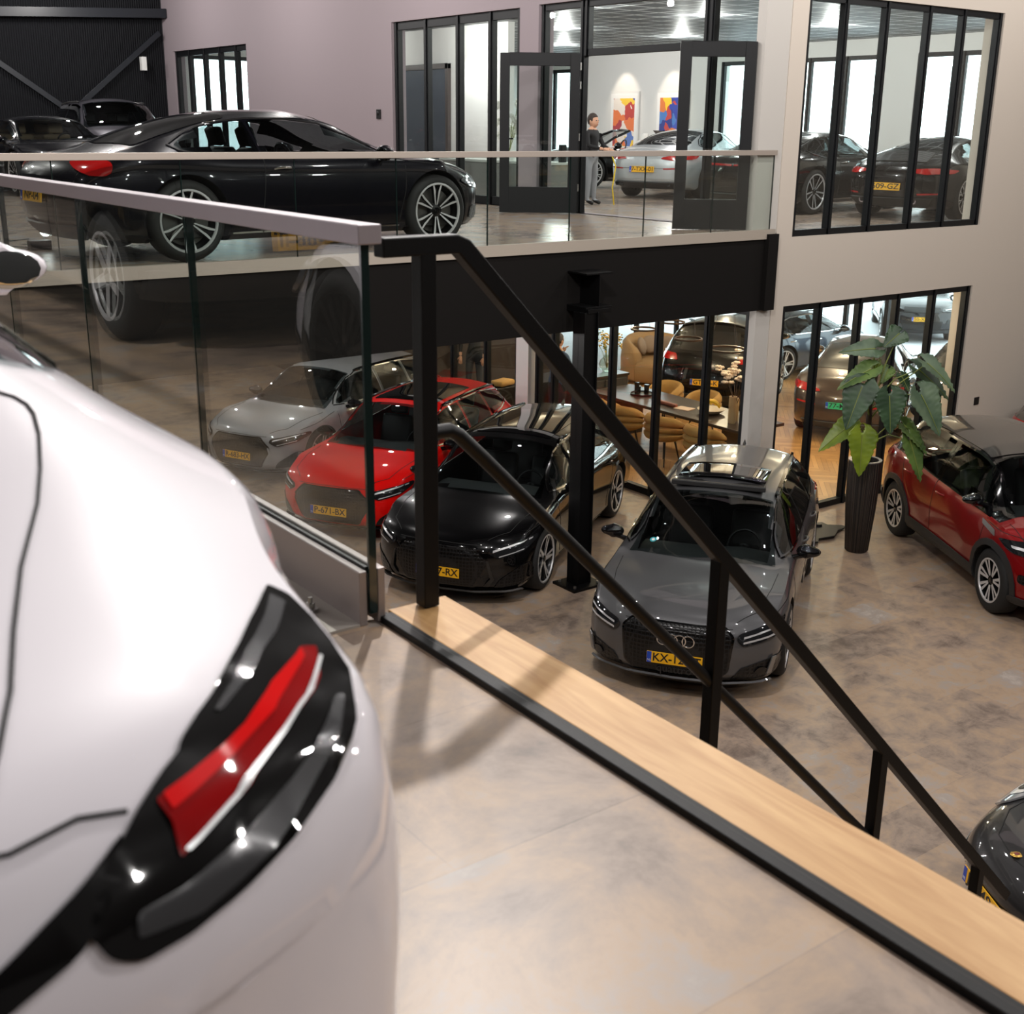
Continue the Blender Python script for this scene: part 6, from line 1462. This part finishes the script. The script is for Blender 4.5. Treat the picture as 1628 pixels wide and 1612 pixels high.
for y in (23.5,25.32):
    l=bpy.data.lights.new('picture_lamp','SPOT'); l.energy=45; l.spot_size=1.1; l.spot_blend=.6; l.color=(1,.85,.68); o=bpy.data.objects.new('picture_lamp',l); sc.collection.objects.link(o); o.location=(21.6,y,6.85); o.rotation_euler=(Vector((.8,0,-1.1))).to_track_quat('-Z','Y').to_euler()
    tag(o,'warm spotlight above one of the framed prints','lamp','picture spotlights')
l=bpy.data.lights.new('wall_washer','SPOT'); l.energy=90; l.spot_size=1.2; l.spot_blend=.7; o=bpy.data.objects.new('wall_washer',l); sc.collection.objects.link(o); o.location=(13.5,20.4,6.85); o.rotation_euler=(Vector((.7,0,-1.2))).to_track_quat('-Z','Y').to_euler(); tag(o,'spotlight washing the white wall beside the dark inner door','lamp')
d=MB().box((14.14,21.42,ZM),(14.2,23.02,6.18)).obj('door_3',mat('slate_blue_door',rgb(62,72,86),.25,coat=.4),None,bevel=.004); struct(d)
f=MB(); f.box((14.12,21.32,ZM),(14.2,21.42,6.28)); f.box((14.12,23.02,ZM),(14.2,23.12,6.28)); f.box((14.12,21.32,6.18),(14.2,23.12,6.28)); struct(f.obj('trim_6',mat('brown_door_frame',rgb(78,70,68),.5),None,bevel=.004))
for z in (4.4,5.6,5.95): q=MB(); q.cyl((14.12,22.98,z-.06),(14.12,22.98,z+.06),.014); q.obj('hinge',M_bolt,d,smooth=40)
cb=empty('low_cabinet',(12.9,17.6,ZM-.12),0,'grey low cabinet behind the balcony window carrying the orchid','cabinet'); MB().box((-.35,-1.6,0),(.35,1.6,.72)).obj('body',mat('pale_grey_board',rgb(150,148,146),.5),cb,bevel=.01); MB().box((-.37,-1.62,.72),(.37,1.62,.76)).obj('top',M_white,cb,bevel=.004)
orc=empty('orchid',(12.75,17.35,ZM+.64),0,'white orchid in full bloom behind the balcony window','flowers'); MB().lathe([(.001,0),(.10,0),(.13,.16),(.12,.16),(.001,.14)],24).obj('pot',M_white,orc,smooth=40)
tw=MB(); bl=MB()
for k in range(7):
    a=k*.95; tip=Vector((.10*math.cos(a),.55*math.sin(a),.40+.20*(k%3))); mid=Vector((tip.x*.5,tip.y*.4,tip.z+.12)); tw.tube([(0,0,.15),mid,tip],[.006,.005,.003],6)
    for i in range(6):
        t=i/5; p=mid+(tip-mid)*t
        for j in range(5): b_=2*PI*j/5; bl.ell(p+Vector((-.02,.035*math.cos(b_),.035*math.sin(b_)+rnd.uniform(-.02,.02))),(.012,.030,.030),7,5)
tw.obj('stems',M_stem,orc); o=bl.obj('blossoms',mat('white_petals',rgb(245,244,236),.6),orc,smooth=60); o['kind']='stuff'
o=MB().box((-.05,-.05,0),(.05,.05,.28)).obj('speaker',M_black,None,bevel=.01,loc=(12.95,16.15,ZM+.64)); tag(o,'small black speaker on the grey low cabinet','speaker')
bn=empty('waste_bin',(15.85,19.15,ZM-.12),0,'grey plastic wheeled waste bin seen through the open glass door','bin'); MB().box((-.22,-.2,0),(.22,.2,.85)).obj('body',mat('bin_grey',rgb(110,114,116),.5),bn,bevel=.02); MB().box((-.25,-.23,.85),(.25,.23,.92)).obj('lid',mat('bin_grey'),bn,bevel=.02)
o=MB().box((-.3,-.25,0),(.3,.25,.62)).obj('white_pedestal',M_white,None,bevel=.02,loc=(15.2,18.9,ZM-.12)); tag(o,'white box pedestal beside the grey bin','pedestal')
# ------------------------------------------------------------------ outside
sbox('ground_outside_back',(11.7,19.6,-.25),(22.7,60,-.03),mat('pale_paving',rgb(200,202,206),.9))
sbox('ground_outside',(22.7,-10,-.25),(70,60,-.15),mat('pale_paving',rgb(190,192,196),.9))
sbox('wall_house_outside',(62,5,-.2),(66,50,3.0),mat('pale_brick',rgb(196,176,166),.9))
for a in kids(bpy.data.objects['ceiling_lamp']) if 'ceiling_lamp' in bpy.data.objects else []: pass
